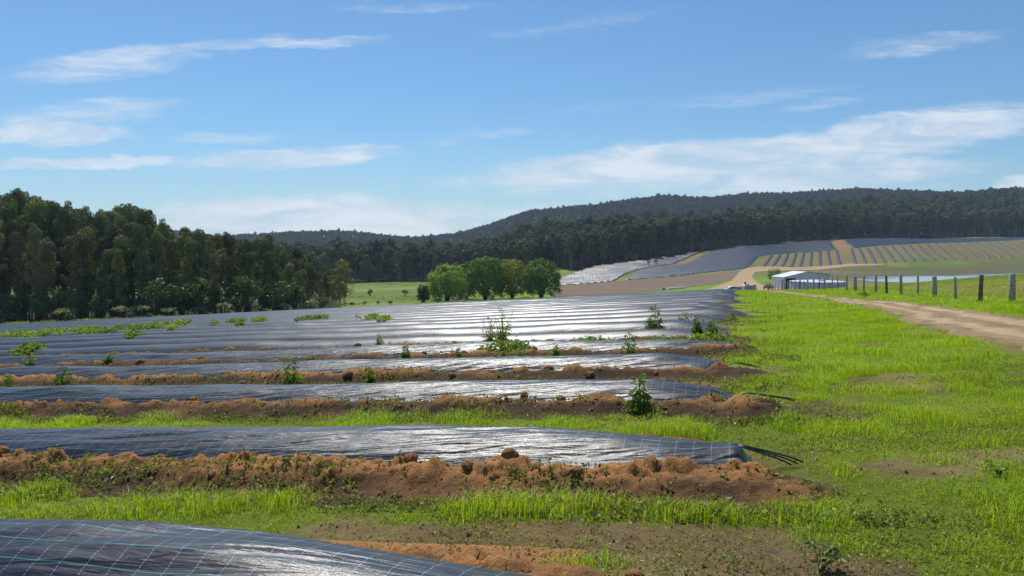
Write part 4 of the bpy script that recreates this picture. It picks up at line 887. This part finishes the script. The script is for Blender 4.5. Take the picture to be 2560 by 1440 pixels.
for i, px in enumerate([165, 180, 300, 330, 352, 372, 420, 478, 500, 520, 560, 578, 640, 668, 712, 730, 780]):
    y = plant_edge(px - 1280) - 3.5 + rng.uniform(-.8, .8); x = (px - 1280) / F * y
    plant_tree('pale_shrub', SHR[i % 2], x, y, rng.uniform(.75, 1.2), rng.uniform(0, 6.28), 'low pale green flat-topped shrub between the plastic and the left plantation', 'shrub', 'pale shrubs before the left plantation')
for i, (px, wp) in enumerate([(40, 80), (120, 90), (205, 100), (225, 70), (285, 80), (345, 60), (400, 40)]):
    y = plant_edge(px - 1280) - 4.5; x = (px - 1280) / F * y; hw = wp / 2 / F * y; n = 420; rg = np.random.default_rng(600 + i); q = rg.uniform(-1, 1, n); mb = MB()
    P = np.stack([q * hw, rg.uniform(-.8, .8, n), rg.random(n) * .5 * (1 - .6 * q * q)], 1); P[:, 2] += ground(x + P[:, 0], y + P[:, 1]) - gz(x, y); L = rg.uniform(.14, .26, n)
    for j in range(2): mb.leaves(P + rg.normal(size=(n, 3)) * [.1, .1, .03], rdirs(n, rg, .5), L, L * .7, rg, .2)
    tag(mb.build('creeper_bank', CREEPM, None, False, (x, y, gz(x, y))), 'low mound of creeper along the far edge of the plastic before the dark trees', 'creeper', 'creeper mounds along the plantation foot')
# lone twisted tree at the end of the plantation
plant_tree('gum_tree', meshes(gum_parts(571, 8.5, .25, 2.3, 16, 90, .30), DBARK, EUCM), (846 - 1280) / F * 126, 126, 0.92, 1.0, 'small dark spreading tree alone at the right end of the left plantation', 'tree', None)

# round-headed trees in the paddock
for px, base, top, wpx, mat, lab, y in [(1118, 752, 664, 86, DOMEM, 'bright round tree at the left of the paddock clump', 178), (1152, 748, 655, 74, DOMED, 'darker round tree mostly hidden behind the left one of the clump', 196), (1213, 750, 643, 84, DOMEM, 'tallest round tree in the middle of the paddock clump', 184),
                                    (1280, 748, 653, 82, DOMEY, 'yellowish round tree in the paddock clump', 188), (1353, 748, 651, 82, DOMEM, 'bright round tree at the right end of the paddock clump', 182), (1058, 757, 713, 28, DOMED, 'small upright dark bush just left of the round trees', 170)]:
    x = (px - 1280) / F * y; H = (base - top) / F * y; rx = wpx / 2 / F * y; zb = gz(x, y); H = max(H, zr(top, y) - zb)
    plant_tree('round_tree', meshes(dome_parts(int(px), H, rx, 230 if wpx > 40 else 70, 34 if wpx > 40 else 22, .36 if wpx > 40 else .28), DBARK, mat), x, y, 1.0, 0, lab, 'tree', 'round trees in the paddock')
for i, (px, row, sz, lab) in enumerate([(912, 764, 9, 'dark little shrub in the paddock nearest to the plantation end'), (976, 757, 12, 'upright dark shrub in the middle of the paddock'), (925, 740, 14, 'low brown-green scrub patch on the paddock slope'), (1012, 735, 14, 'flat scrub patch in the paddock'),
                                        (1095, 753, 18, 'low green bush under the left round tree'), (1165, 752, 16, 'low bush between the round trees'), (1400, 742, 10, 'low bush right of the round trees'), (880, 758, 12, 'pale bush where the plantation ends'), (945, 770, 8, 'tiny shrub at the paddock fence line'),
                                        (1290, 750, 12, 'dark bush under the yellowish round tree'), (1230, 752, 12, 'dark bush under the tallest round tree')]):
    y = 160 if row > 750 else 210; x = (px - 1280) / F * y; r = sz / 2 / F * y
    plant_tree('paddock_shrub', UND[i % 3], x, y, (r / 1.3, r / 1.3, r / 1.9), i, lab, 'shrub', 'shrubs in the paddock')
# weeds and tussocks of the paddock, too many to count
mb = MB(); rg = np.random.default_rng(88); n = 2600; px = rg.uniform(840, 1420, n); y = rg.uniform(140, 335, n); x = (px - 1280) / F * y; k = rg.random(n) < sst(fbm(x * .05, y * .05, 161, 3), .42, .62); x, y = x[k], y[k]
for q in range(14):
    m_ = len(x); L = rg.uniform(.2, .5, m_); mb.leaves(np.stack([x, y, ground(x, y)], 1) + rg.normal(size=(m_, 3)) * [.5, .5, .05] + [0, 0, .08], rdirs(m_, rg, .9), L, L * .35, rg, .2)
tag(mb.build('paddock_weeds', WEEDM), 'rough weeds and tussocks dotted over the paddock slope', 'weeds', None, 'stuff')
SMALLT = meshes(bush_parts(590, 4.6, 2.3, 1100, .3, 8), DBARK, DOMED)
for px, y, sc, lab in [(1934, 214, 1.0, 'small leafy tree growing against the shed wall'), (1640, 352, .55, 'small bright bush at the forest edge above the mulched slope'), (1622, 352, .4, 'tiny bush at the forest edge beside the bright one')]:
    plant_tree('small_tree', SMALLT, (px - 1280) / F * y, y, sc, px, lab, 'tree', None)

# far forest: the front trees one by one, the mass behind as one stuff
rng = np.random.default_rng(99)
FT = [meshes(gum_parts(700 + i, 17, (.22, .30, .16, .25)[i], (2.9, 2.6, 3.1, 2.4)[i], 17, 100, .46, .85), BARK, FORESTM) for i in range(4)]
FB = [(850, 16), (1000, 14), (1150, 13.5), (1280, 14), (1400, 15), (1650, 17), (1900, 17), (2150, 16), (2400, 16), (2480, 19), (2640, 20)]
def fh(px): return np.interp(px, [a for a, b in FB], [b for a, b in FB])
pts = []; n = 0; tries = 0
while n < 105 and tries < 9000:
    tries += 1; px = rng.uniform(845, 2600); y = forest_edge(px - 1280) + rng.uniform(0, 9); x = (px - 1280) / F * y
    if not far_enough(x, y, 3.6): continue
    pts.append((x, y)); n += 1; sc = fh(px) / 17 * rng.uniform(.75, 1.05); sw = sc * rng.uniform(.9, 1.3)
    z = 'paddock' if px < 1400 else 'mulched hill'
    plant_tree('forest_tree', FT[n % 4], x, y, (sw, sw, sc), rng.uniform(0, 6.28), f'dark tree on the front edge of the far forest behind the {z}', 'tree', f'forest edge trees behind the {z}')
src = bpy.data.collections.new('forest_source')
def joined(i):
    a, b = gum_parts(720 + i, 17, (.3, .38, .25, .42, .33)[i], (3.7, 3.3, 3.9, 3.2, 3.5)[i], 13, 80, .58, .8); rg = np.random.default_rng(i)
    me = mesh_np('forest_tree_shape', np.vstack(b.V + a.V), np.vstack([*b.Q, *[q + b.n for q in a.Q]]), None, [FORESTM, BARK])
    nb = sum(len(q) for q in b.Q); mi = np.zeros(len(me.polygons), np.int32); mi[nb:] = 1; me.polygons.foreach_set('material_index', mi); return me
for i in range(5):
    o = bpy.data.objects.new(f'forest_tree_shape.{i:03d}', joined(i)); src.objects.link(o)
def scatter():
    X_, Y_, S_ = [], [], []
    for y0, y1, sp, hs in ((345, 560, 4.6, 1.0), (560, 800, 5.4, 1.0), (800, 1400, 7.6, .95)):
        n = int(0.5 * (y1 * y1 - y0 * y0) * 1.42 / (sp * sp)); yy = np.sqrt(rng.uniform(y0 * y0, y1 * y1, n)); uu = rng.uniform(-.46, .96, n); px = 1280 + F * uu; xx = uu * yy
        k = yy > forest_edge(px - 1280) + 7; xx, yy, px = xx[k], yy[k], px[k]; hh = fh(px) / 17 * np.where(yy > 850, .68, 1.0) * rng.uniform(.76, 1.06, len(xx)) * hs * np.where(rng.random(len(xx)) < .05, 1.25, 1)
        X_.append(xx); Y_.append(yy); S_.append(hh)
    return np.concatenate(X_), np.concatenate(Y_), np.concatenate(S_)
fx, fy, fs = scatter(); V = np.stack([fx, fy, ground(fx, fy) - .2], 1)
me = bpy.data.meshes.new('far_forest'); me.vertices.add(len(V)); me.vertices.foreach_set('co', V.astype(np.float32).ravel())
me.attributes.new('sc', 'FLOAT_VECTOR', 'POINT').data.foreach_set('vector', np.stack([fs * rng.uniform(.9, 1.35, len(fs)), fs * rng.uniform(.9, 1.35, len(fs)), fs], 1).astype(np.float32).ravel())
me.attributes.new('rot', 'FLOAT_VECTOR', 'POINT').data.foreach_set('vector', np.stack([0 * fs, 0 * fs, rng.uniform(0, 6.28, len(fs))], 1).astype(np.float32).ravel()); me.update()
ff = tag(link('far_forest', me), 'dark eucalypt forest covering the far slopes and the hill skyline', 'forest', None, 'stuff')
ng = bpy.data.node_groups.new('forest_scatter', 'GeometryNodeTree'); ng.interface.new_socket('Geometry', in_out='INPUT', socket_type='NodeSocketGeometry'); ng.interface.new_socket('Geometry', in_out='OUTPUT', socket_type='NodeSocketGeometry')
g = NT.__new__(NT); g.nt = ng
gi = g.n('NodeGroupInput'); ci = g.n('GeometryNodeCollectionInfo', {'Collection': src} if False else None); ci.inputs['Collection'].default_value = src; ci.inputs['Separate Children'].default_value = True; ci.inputs['Reset Children'].default_value = True
a1 = g.n('GeometryNodeInputNamedAttribute', {'Name': 'sc'}, data_type='FLOAT_VECTOR'); a2 = g.n('GeometryNodeInputNamedAttribute', {'Name': 'rot'}, data_type='FLOAT_VECTOR')
rv = g.n('FunctionNodeRandomValue', data_type='INT'); [setattr(s_, 'default_value', v) for s_, v in ((rv.inputs[4], 0), (rv.inputs[5], 4))]
mp = g.n('GeometryNodeMeshToPoints', {'Mesh': gi.outputs[0]}); rot = g.n('FunctionNodeEulerToRotation', {0: a2.outputs[0]})
ip = g.n('GeometryNodeInstanceOnPoints', {'Points': mp.outputs[0], 'Instance': ci.outputs[0], 'Pick Instance': True, 'Instance Index': rv.outputs[2], 'Rotation': rot.outputs[0], 'Scale': a1.outputs[0]})
ng.links.new(ip.outputs[0], g.n('NodeGroupOutput').inputs[0])
ff.modifiers.new('forest_scatter', 'NODES').node_group = ng
# a few pale dead-straight trunks at the forest edge
for px, y, h, lab in [(1684, 455, 17, 'tall pale bare trunk standing out before the dark forest'), (2534, 600, 14, 'pale bare trunk before the dark trees at the right photo edge'), (2541, 602, 13, 'second pale bare trunk close to the right photo edge')]:
    x = (px - 1280) / F * y; MB().tube([[0, 0, -.5], [.1, 0, h * .5], [.25, 0, h]], [.30, .24, .12], 7).build('bare_trunk', BARK, None, True, (x, y - 3, gz(x, y - 3)))
    o = bpy.data.objects[-1] if False else [q for q in COL.objects if q.name.startswith('bare_trunk')][-1]; tag(o, lab, 'tree trunk', 'bare trunks at the forest edge')

# ------------------------------------------------------------------ hillside mulch strips (each one its own)
ST = [(1909, 667, 1930, 638), (1931, 667, 1951, 637.5), (1955, 667, 1971, 635.5), (1978, 667, 1991, 634), (2001, 666.5, 2010, 632.5), (2026, 665.5, 2030, 631), (2051, 664.5, 2050, 629.5), (2076, 663.5, 2070, 628), (2101, 662, 2091, 625.5), (2140, 660, 2129, 623),
      (2165, 659, 2149, 622), (2189, 658, 2169, 620.5), (2213, 656.5, 2189, 618.5), (2238, 655.5, 2210, 617.5), (2262, 654.5, 2231, 616), (2287, 653.5, 2254, 615), (2312, 652, 2274, 613.5), (2338, 651, 2295, 612.5), (2364, 650, 2317, 611), (2391, 649, 2339, 609.5),
      (2418, 648, 2364, 608.5), (2446, 647.5, 2388, 607), (2475, 647, 2410, 605.5), (2504, 646, 2432, 604.5), (2532, 645, 2458, 603.5), (2562, 644, 2482, 602.5), (2590, 643, 2508, 602), (2620, 642.5, 2532, 601.2)]
for i, (a, b, c, d) in enumerate(ST):
    p, q = cast(a, b, 300), cast(c, d, 300); L = np.linalg.norm(q - p); dd = (q - p) / L; nn = np.array([-dd[1], dd[0]]); t = np.arange(0, L, 1.2); v = np.linspace(-1, 1, 9); T, Vv = np.meshgrid(t, v, indexing='ij')
    Xs = p[0] + T * dd[0] + Vv * .78 * nn[0] + .15 * (fbm(T * .3, T * 0 + i, 171, 2) - .5); Ys = p[1] + T * dd[1] + Vv * .78 * nn[1]; Zs = ground(Xs, Ys) + .06 + .38 * (1 - np.abs(Vv) ** 2.2) * sst(T, -.3, 1) * sst(L - T, -.3, 1) * (.8 + .4 * fbm(T * .4, Vv * 0 + i, 173, 2))
    o = np.array([p[0], p[1], gz(*p)]); e = ['leftmost', 'second', 'third', 'fourth', 'fifth', 'sixth', 'seventh', 'eighth', 'ninth'][i] if i < 9 else None
    lab = f'{e} of the nine hillside mulch strips left of the red track' if e else f'{["first","second","third","fourth","fifth","sixth","seventh","eighth","ninth","tenth","eleventh","twelfth","thirteenth","fourteenth","fifteenth","sixteenth","seventeenth","eighteenth","nineteenth"][i-9]} hillside mulch strip to the right of the red track'
    tag(link('mulch_strip', mesh_np('mulch_strip', np.stack([Xs, Ys, Zs], -1).reshape(-1, 3) - o, grid_quads(*T.shape), None, [FILMFAR], True, None, np.stack([T, Vv], -1).reshape(-1, 2)), None, tuple(o)), lab, 'mulch strip', 'mulch strips on the far hillside')

# ------------------------------------------------------------------ fence
fence = thing('post_and_wire_fence', 'weathered timber post and wire fence running beside the dirt road towards the shed', 'fence', (18.8, 29, gz(18.8, 29)))
fo = np.array(fence.location); FP = []; rg = np.random.default_rng(12); PT = []
for k in range(-4, 29):
    y = 29.1 + 2.95 * k + rg.uniform(-.35, .35); x = 12.5 + .22 * y; z = gz(x, y); h = rg.uniform(1.02, 1.2); r = rg.choice([.055, .07, .085, .10, .115], p=[.2, .3, .25, .15, .1])
    if k > 9: r *= .75
    if k == 0: r, h = .115, 1.12
    if k == 1: r, h = .085, 1.10
    if k in (2,): r, h = .06, 1.0
    lean = rg.normal(size=2) * .035; mb = MB(); P = np.array([[0, 0, -.3], [lean[0] * .5, lean[1] * .5, h * .5], [lean[0], lean[1], h - .03], [lean[0], lean[1], h]])
    mb.tube(P, [r * 1.08, r, r * .97, r * .85], 10); m_ = POSTP if k in (12, 17, 20) else POSTD if k in (1, 6, 14, 18) else POSTM
    mb.build('post', m_, fence, True, (x - fo[0], y - fo[1], z - fo[2])); PT.append((x - r * .9, y, z, h))
for f in (.14, .40, .66, .92):
    P = [];
    for (xa, ya, za, ha), (xb, yb, zb, hb) in zip(PT[:-1], PT[1:]):
        for q in (0, .33, .66): P.append((xa + (xb - xa) * q - fo[0], ya + (yb - ya) * q - fo[1], za + ha * f + (zb + hb * f - za - ha * f) * q - .02 * q * (1 - q) * 4 - fo[2]))
    MB().tube(P, .0022, 4, False).build('wire', WIREM, fence)

# ------------------------------------------------------------------ shed, tank, vehicles, pipes
def corr(x0, x1, z0f, z1f, n, amp=0.02):
    """corrugated wall: x along, z from z0f(x) to z1f(x), ribs in y"""
    x = np.linspace(x0, x1, n); y = amp * np.where(np.arange(n) % 4 < 2, 1, -1); V = np.concatenate([np.stack([x, y, z0f(x)], 1), np.stack([x, y, z1f(x)], 1)]); i = np.arange(n - 1); return V, np.stack([i, i + 1, n + i + 1, n + i], 1)
sx, sy = (1960 - 1280) / F * 205, 205.0; zb = zr(720.5, 205); W, D = 13.3, 6.0; eL, eR, rg_h = 2.95, 3.55, 4.28; mid = W * .5
shed = thing('farm_shed', 'pale steel shed with low gable roof and a dark open doorway beyond the fence', 'shed', (sx, sy, zb), R(13))
dx0, dx1, dh = 0.45, 3.5, 2.62
top = lambda x: np.where(x < mid, eL + (rg_h - eL) * x / mid, rg_h + (eR - rg_h) * (x - mid) / (W - mid))
mb = MB(); zero = lambda x: x * 0 - .6
for a, b, lo in ((0, dx0, zero), (dx0, dx1, lambda x: x * 0 + dh), (dx1, W, zero)):
    V, Q = corr(a, b, lo, top, max(4, int((b - a) / .1))); mb.add(V, Q)
V, Q = corr(0, W, zero, top, 130); V[:, 1] += D; mb.add(V, Q)
for xx, hh, d0 in ((0, eL, 1.25), (W, eR, 0)):
    V, Q = corr(d0, D, zero, lambda x: x * 0 + hh, 50); V = V[:, [1, 0, 2]]; V[:, 0] += xx; mb.add(V, Q)
    if d0: V, Q = corr(0, .35, zero, lambda x: x * 0 + hh, 6); V = V[:, [1, 0, 2]]; mb.add(V, Q); V, Q = corr(.35, 1.25, lambda x: x * 0 + 2.2, lambda x: x * 0 + hh, 8); V = V[:, [1, 0, 2]]; mb.add(V, Q)
mb.build('wall', ZINC, shed)
rf = MB(); ov = .18
for xa, za, xb, zb_ in ((-ov, eL - .03, mid, rg_h + .05), (mid, rg_h + .05, W + ov, eR - .02)):
    n = 40; y = np.linspace(-ov, D + ov, n); zz = .02 * np.where(np.arange(n) % 4 < 2, 1, -1); V = np.concatenate([np.stack([y * 0 + xa, y, zz + za], 1), np.stack([y * 0 + xb, y, zz + zb_], 1)]); i = np.arange(n - 1); rf.add(V, np.stack([i, i + 1, n + i + 1, n + i], 1))
    rf.add(V - [0, 0, .06], np.stack([i, n + i, n + i + 1, i + 1], 1))
roof = rf.build('roof', ROOFM, shed)
tm = MB(); tm.tube([[-ov, -ov, eL - .09], [mid, -ov, rg_h]], .07, 6); tm.tube([[mid, -ov, rg_h], [W + ov, -ov, eR - .09]], .07, 6); tm.build('barge_trim', GREYT, roof)
op = MB(); op.box((dx0 + .02, .12, -.6), (dx1 - .02, 3.5, dh)); op.build('doorway', DARKIN, shed)  # near-black block behind the door opening, paints the shade of the unlit interior
MB().box((.03, .38, -.6), (.10, 1.22, 2.18)).build('side_door', GREYT, shed)
fr = MB(); fr.box((dx0 - .08, -.06, -.6), (dx0, .04, dh + .08)); fr.box((dx1, -.06, -.6), (dx1 + .08, .04, dh + .08)); fr.box((dx0, -.06, dh), (dx1, .04, dh + .08)); fr.build('door_frame', ROOFM, shed)
for q, (a, b) in enumerate([(0, 0), (W, 0)]): MB().tube([[a + (-.08 if q == 0 else .08), -.08, -.6], [a + (-.08 if q == 0 else .08), -.08, (eL, eR)[q]]], .05, 6).build('downpipe', GREYT, shed)

ty = 186.0; tx = (2043 - 1280) / F * ty; tzt = zr(706.5, ty - 6); tzb = gz(tx, ty) - .4; tr_ = 6.25; th = np.linspace(0, 2 * np.pi, 161); rr = tr_ + .03 * np.where(np.arange(161) % 2, 1, -1)
tank = thing('water_tank', 'large low round steel water tank behind the fence posts, in front of the shed', 'water tank', (tx, ty, tzb), 0); h = tzt - tzb
mb = MB(); lev = np.linspace(0, h, 5); V = np.concatenate([np.stack([rr * np.cos(th), rr * np.sin(th), th * 0 + l], 1) for l in lev]); mb.add(V, grid_quads(5, 161)[:, ::-1]); mb.build('tank_wall', TANKM, tank)
mb = MB(); V = np.concatenate([np.stack([r * np.cos(th), r * np.sin(th), th * 0 + h + .02 + (1 - r / 6.35) * .42], 1) for r in (6.35, 4.5, 2.5, .3)]); mb.add(V, grid_quads(4, 161)); mb.build('tank_roof', TANKR, tank, True)
mb = MB(); mb.tube(np.stack([6.36 * np.cos(th), 6.36 * np.sin(th), th * 0 + h], 1), .06, 6, False); mb.build('rim', GREYT, tank); MB().box((-.5, -3.4, h + .22), (.4, -2.6, h + .42), .04).build('hatch', GREYT, tank)
for a in (-2.4, -1.9, -1.5, -1.1, -.7): MB().box((6.29 * math.cos(a) - .05, 6.29 * math.sin(a) - .05, 0), (6.29 * math.cos(a) + .05, 6.29 * math.sin(a) + .05, h), .01).build('wall_post', GREYT, tank)

def wheel(root, x, y, r=.36, w=.24):
    wh = MB().tube([[x, y - w / 2, r], [x, y - w / 2 + .03, r], [x, y + w / 2 - .03, r], [x, y + w / 2, r]], [r * .9, r, r, r * .9], 18).build('wheel', TYRE, root, True)
    MB().tube([[x, y - w / 2 - .012, r], [x, y + w / 2 + .012, r]], r * .55, 12).build('rim', WIREM, wh)
def ground_place(px, row, y): return (px - 1280) / F * y, y, zr(row, y)
# white utility, nose to the left, seen side on
x, y, z = ground_place(1834, 732.5, 188); z = max(z, gz(x, y)); ute = thing('parked_utility', 'white utility truck with grey steel tray parked at the end of the sandy track', 'utility truck', (x, y, z), R(184))
# local x forward
body = MB(); body.prism([(.55, .40), (2.45, .40), (2.52, .62), (2.45, .92), (1.55, 1.05), (1.02, 1.62), (-.18, 1.64), (-.34, 1.05), (-.34, .40)], 1, -.86, .86); bo = body.build('body', WHITEP, ute)
for s_ in (-1, 1):
    yy0, yy1 = sorted((s_ * .862, s_ * .872)); MB().prism([(.50, 1.08), (1.36, 1.08), (.98, 1.52), (.50, 1.54)], 1, yy0, yy1).build('side_window', GLASS, ute); MB().prism([(-.22, 1.08), (.38, 1.08), (.38, 1.54), (-.12, 1.54)], 1, yy0, yy1).build('side_window', GLASS, ute)
    hl = MB().box((2.40, s_ * .55 - .16, .66), (2.54, s_ * .55 + .16, .84), .02).build('headlight', PVC, ute); MB().box((1.25, min(s_ * .88, s_ * 1.05), 1.08), (1.35, max(s_ * .88, s_ * 1.05), 1.24), .02).build('mirror', BLKP, ute)
MB().prism([(1.50, 1.10), (1.545, 1.08), (1.05, 1.57), (1.01, 1.57)], 1, -.74, .74).build('windscreen', GLASS, ute)
tr = MB(); tr.box((-2.5, -.92, .78), (-.42, .92, .86)); tr.box((-2.5, -.92, .86), (-.42, -.88, 1.28)); tr.box((-2.5, .88, .86), (-.42, .92, 1.28)); tr.box((-2.5, -.88, .86), (-2.46, .88, 1.28)); tr.box((-.46, -.88, .86), (-.42, .88, 1.62)); tr.build('tray', GREYT, ute)
MB().box((-1.9, -.70, .87), (-.6, .70, 1.55), .04).build('tool_box', GREYT, ute); MB().box((-2.4, -.4, .45), (2.3, .4, .62)).build('chassis', BLKP, ute)
for a in (1.72, -1.35):
    for s_ in (-.80, .80): wheel(ute, a, s_)
# grey box trailer with rusty load
x, y, z = ground_place(1871, 732.5, 184); z = max(z, gz(x, y)); tl = thing('farm_trailer', 'boxy grey galvanised farm trailer with rusty tins on top, behind the utility truck', 'trailer', (x, y, z), R(3))
bx = MB(); bx.box((-1.25, -.85, .35), (1.25, .85, 1.75), .03); bx.build('box_body', GREYB, tl); MB().prism([(-1.28, 1.752), (1.28, 1.752), (1.05, 1.98), (-1.05, 1.98)], 1, -.88, .88).build('lid', ROOFM, tl)
rb = MB()
for q in (-1.15, -.4, .4, 1.15): rb.box((q - .04, -.89, .36), (q + .04, -.85, 1.74))
for q in (.62, 1.05, 1.42): rb.box((-1.24, -.875, q - .025), (1.24, -.852, q + .025))
rb.build('rib_frame', GREYT, tl); MB().box((-.25, -.90, 1.18), (.22, -.86, 1.30), .01).build('latch', BLKP, tl); MB().tube([[-.75, 0, 1.97], [-.75, 0, 2.02], [-.75, 0, 2.62], [-.75, 0, 2.66]], [.20, .22, .22, .2], 12).build('rusty_drum', RUST, tl); MB().box((-.35, -.25, 1.97), (.25, .25, 2.16), .05).build('tarp_roll', POSTD, tl)
MB().box((1.26, -.75, .35), (1.85, .6, 1.45), .06).build('side_tank', PVC, tl); MB().tube([[1.5, -.1, 1.45], [1.5, -.1, 1.95]], [.34, .26], 10).build('rusty_bucket', RUST, tl); MB().tube([[-1.25, 0, .5], [-1.9, 0, .5]], .05, 8).build('drawbar', BLKP, tl)
for a in (-.45, .45):
    for s_ in (-.80, .80): wheel(tl, a, s_, .32, .2)
# red buggy seen from the back
x, y, z = ground_place(1921.5, 723.5, 198); z = max(z, gz(x, y)); bg = thing('farm_buggy', 'small red and black side-by-side buggy with roll cage parked near the shed', 'buggy', (x, y, z), R(100))
MB().box((-.2, -.68, .42), (1.35, .68, .72), .06).build('body', BLKP, bg); MB().box((-1.35, -.74, .62), (-.25, .74, 1.02), .05).build('cargo_bed', REDP, bg); MB().box((-1.38, -.72, .40), (-.3, .72, .60), .03).build('rear_frame', BLKP, bg); MB().prism([(.85, .72), (1.4, .70), (1.35, .82), (.85, .98)], 1, -.62, .62).build('bonnet', REDP, bg)
cg = MB()
for s_ in (-.66, .66): cg.tube([[-.22, s_, .6], [-.15, s_, 1.78], [.0, s_, 1.88], [.55, s_, 1.86], [.98, s_, .9]], .03, 6)
for a, b in ((-.15, 1.8), (.0, 1.88), (.55, 1.86)): cg.tube([[a, -.66, b], [a, .66, b]], .03, 6)
cg.build('roll_cage', BLKP, bg)
for s_ in (-.33, .33): MB().box((-.1, s_ - .25, .72), (.35, s_ + .25, .84), .03).box((-.16, s_ - .25, .82), (-.02, s_ + .25, 1.35), .03).build('seat', BLKP, bg)
for a in (-.85, 1.0):
    for s_ in (-.66, .66): wheel(bg, a, s_, .32, .26)
# dark tractor on the hill crest
p = cast(2088, 600.5, 330); tc_ = thing('tractor', 'tiny dark tractor parked on the crest at the top of the red track', 'tractor', (p[0], p[1], gz(*p) + .1), R(170))
MB().box((-.1, -.45, .6), (1.9, .45, 1.25), .08).build('bonnet', BLKP, tc_); MB().box((-1.2, -.7, .7), (-.1, .7, 1.2), .05).build('body', BLKP, tc_); cb = MB().box((-1.1, -.62, 1.2), (-.05, .62, 2.2), .06).build('cab_glass', GLASS, tc_); MB().box((-1.2, -.7, 2.2), (.0, .7, 2.32), .05).build('cab_roof', GREYT, tc_)
for a, r in ((-.75, .72), (1.4, .45)):
    for s_ in (-.75, .75): wheel(tc_, a, s_, r, .35)
p = cast(2086.5, 602, 330); MB().tube([[0, 0, 0], [0, 0, 1.6]], .06, 6).build('marker_post', POSTP, None, False, (p[0] - .8, p[1] - 1.5, gz(p[0] - .8, p[1] - 1.5))); tag(COL.objects['marker_post'], 'thin pale marker post beside the tractor on the crest', 'post')
# white pipes
p = cast(1690, 723.0, 180); pg = np.array([cast(1664, 724, 180), cast(1714, 720.5, 180)]); ang = math.atan2(*(pg[1] - pg[0])[::-1])
for i, (o_, hh, ln, sh, lab) in enumerate([(-.3, .12, 5.9, 0, 'white plastic pipe at the front of the bundle on the grass'), (0, .12, 6.0, .1, 'white plastic pipe in the middle of the bundle on the grass'), (.3, .12, 6.0, -.1, 'white plastic pipe at the back of the bundle on the grass'), (-.15, .38, 6.0, .25, 'white plastic pipe lying on top of the bundle, shifted right'), (.15, .38, 5.8, .3, 'white plastic pipe lying on top of the bundle, at its rear')]):
    c = np.array([p[0], p[1]]) + np.array([-math.sin(ang), math.cos(ang)]) * o_; pts_ = [[c[0] + math.cos(ang) * (q + sh), c[1] + math.sin(ang) * (q + sh), gz(c[0] + math.cos(ang) * q, c[1] + math.sin(ang) * q) + hh + .05] for q in np.linspace(-ln / 2, ln / 2, 7)]
    o = MB().tube(np.array(pts_) - pts_[3], .145, 10).build('pvc_pipe', PVC, None, True, pts_[3]); tag(o, lab, 'pipe', 'white pipe bundle on the grass')
c = cast(1659, 725, 180); cr = thing('blue_crate', 'blue crate with white straps beside the white pipe bundle', 'crate', (c[0], c[1], gz(*c))); MB().box((-.4, -.3, .03), (.4, .3, .5), .03).build('crate_body', BLUEP, cr); MB().box((-.62, -.32, .02), (-.42, .32, .42), .02).build('end_board', PVC, cr)
for px, row, lab in ((1710, 687, 'white bucket at the lower edge of the mulched slope'), (1697, 661, 'white bucket by the red verge on the mulched slope'), (2497, 600, 'white bag at the top of the far strips'), (2312, 645, 'white sack lying between two hillside strips')):
    c = cast(px, row, 200); tag(MB().tube([[0, 0, 0], [0, 0, .04], [0, 0, .5], [0, 0, .55]], [.2, .3, .36, .3], 12).build('white_bucket', PVC, None, True, (c[0], c[1], gz(*c) + .3)), lab, 'bucket', 'white things left on the far fields')
c = nearp(1917, 746); tag(link('grey_stone', CM[2], None, (c[0], c[1], gz(*c) + .05)), 'small dark lump lying alone in the lime grass near the row ends', 'stone').scale = (.16, .12, .08)
# timber rails and rubble by the tank
for i, (px, row, ln) in enumerate([(2160, 709, 9), (2200, 708, 7)]):
    pass

# haze: thin even air between here and the hills
hz_m = bpy.data.materials.new('thin_air'); hz_m.use_nodes = True; q = NT(hz_m.node_tree)
vp = q.n('ShaderNodeVolumePrincipled', {'Color': (0.62, 0.78, 1.0, 1), 'Density': 0.00014, 'Anisotropy': 0.2}); q.nt.links.new(vp.outputs[0], q.n('ShaderNodeOutputMaterial').inputs['Volume'])
hb = MB().box((-2600, -60, -45), (2600, 1700, 150)).build('haze', hz_m); tag(hb, 'thin bluish haze over the far hills', 'haze', None, 'stuff')
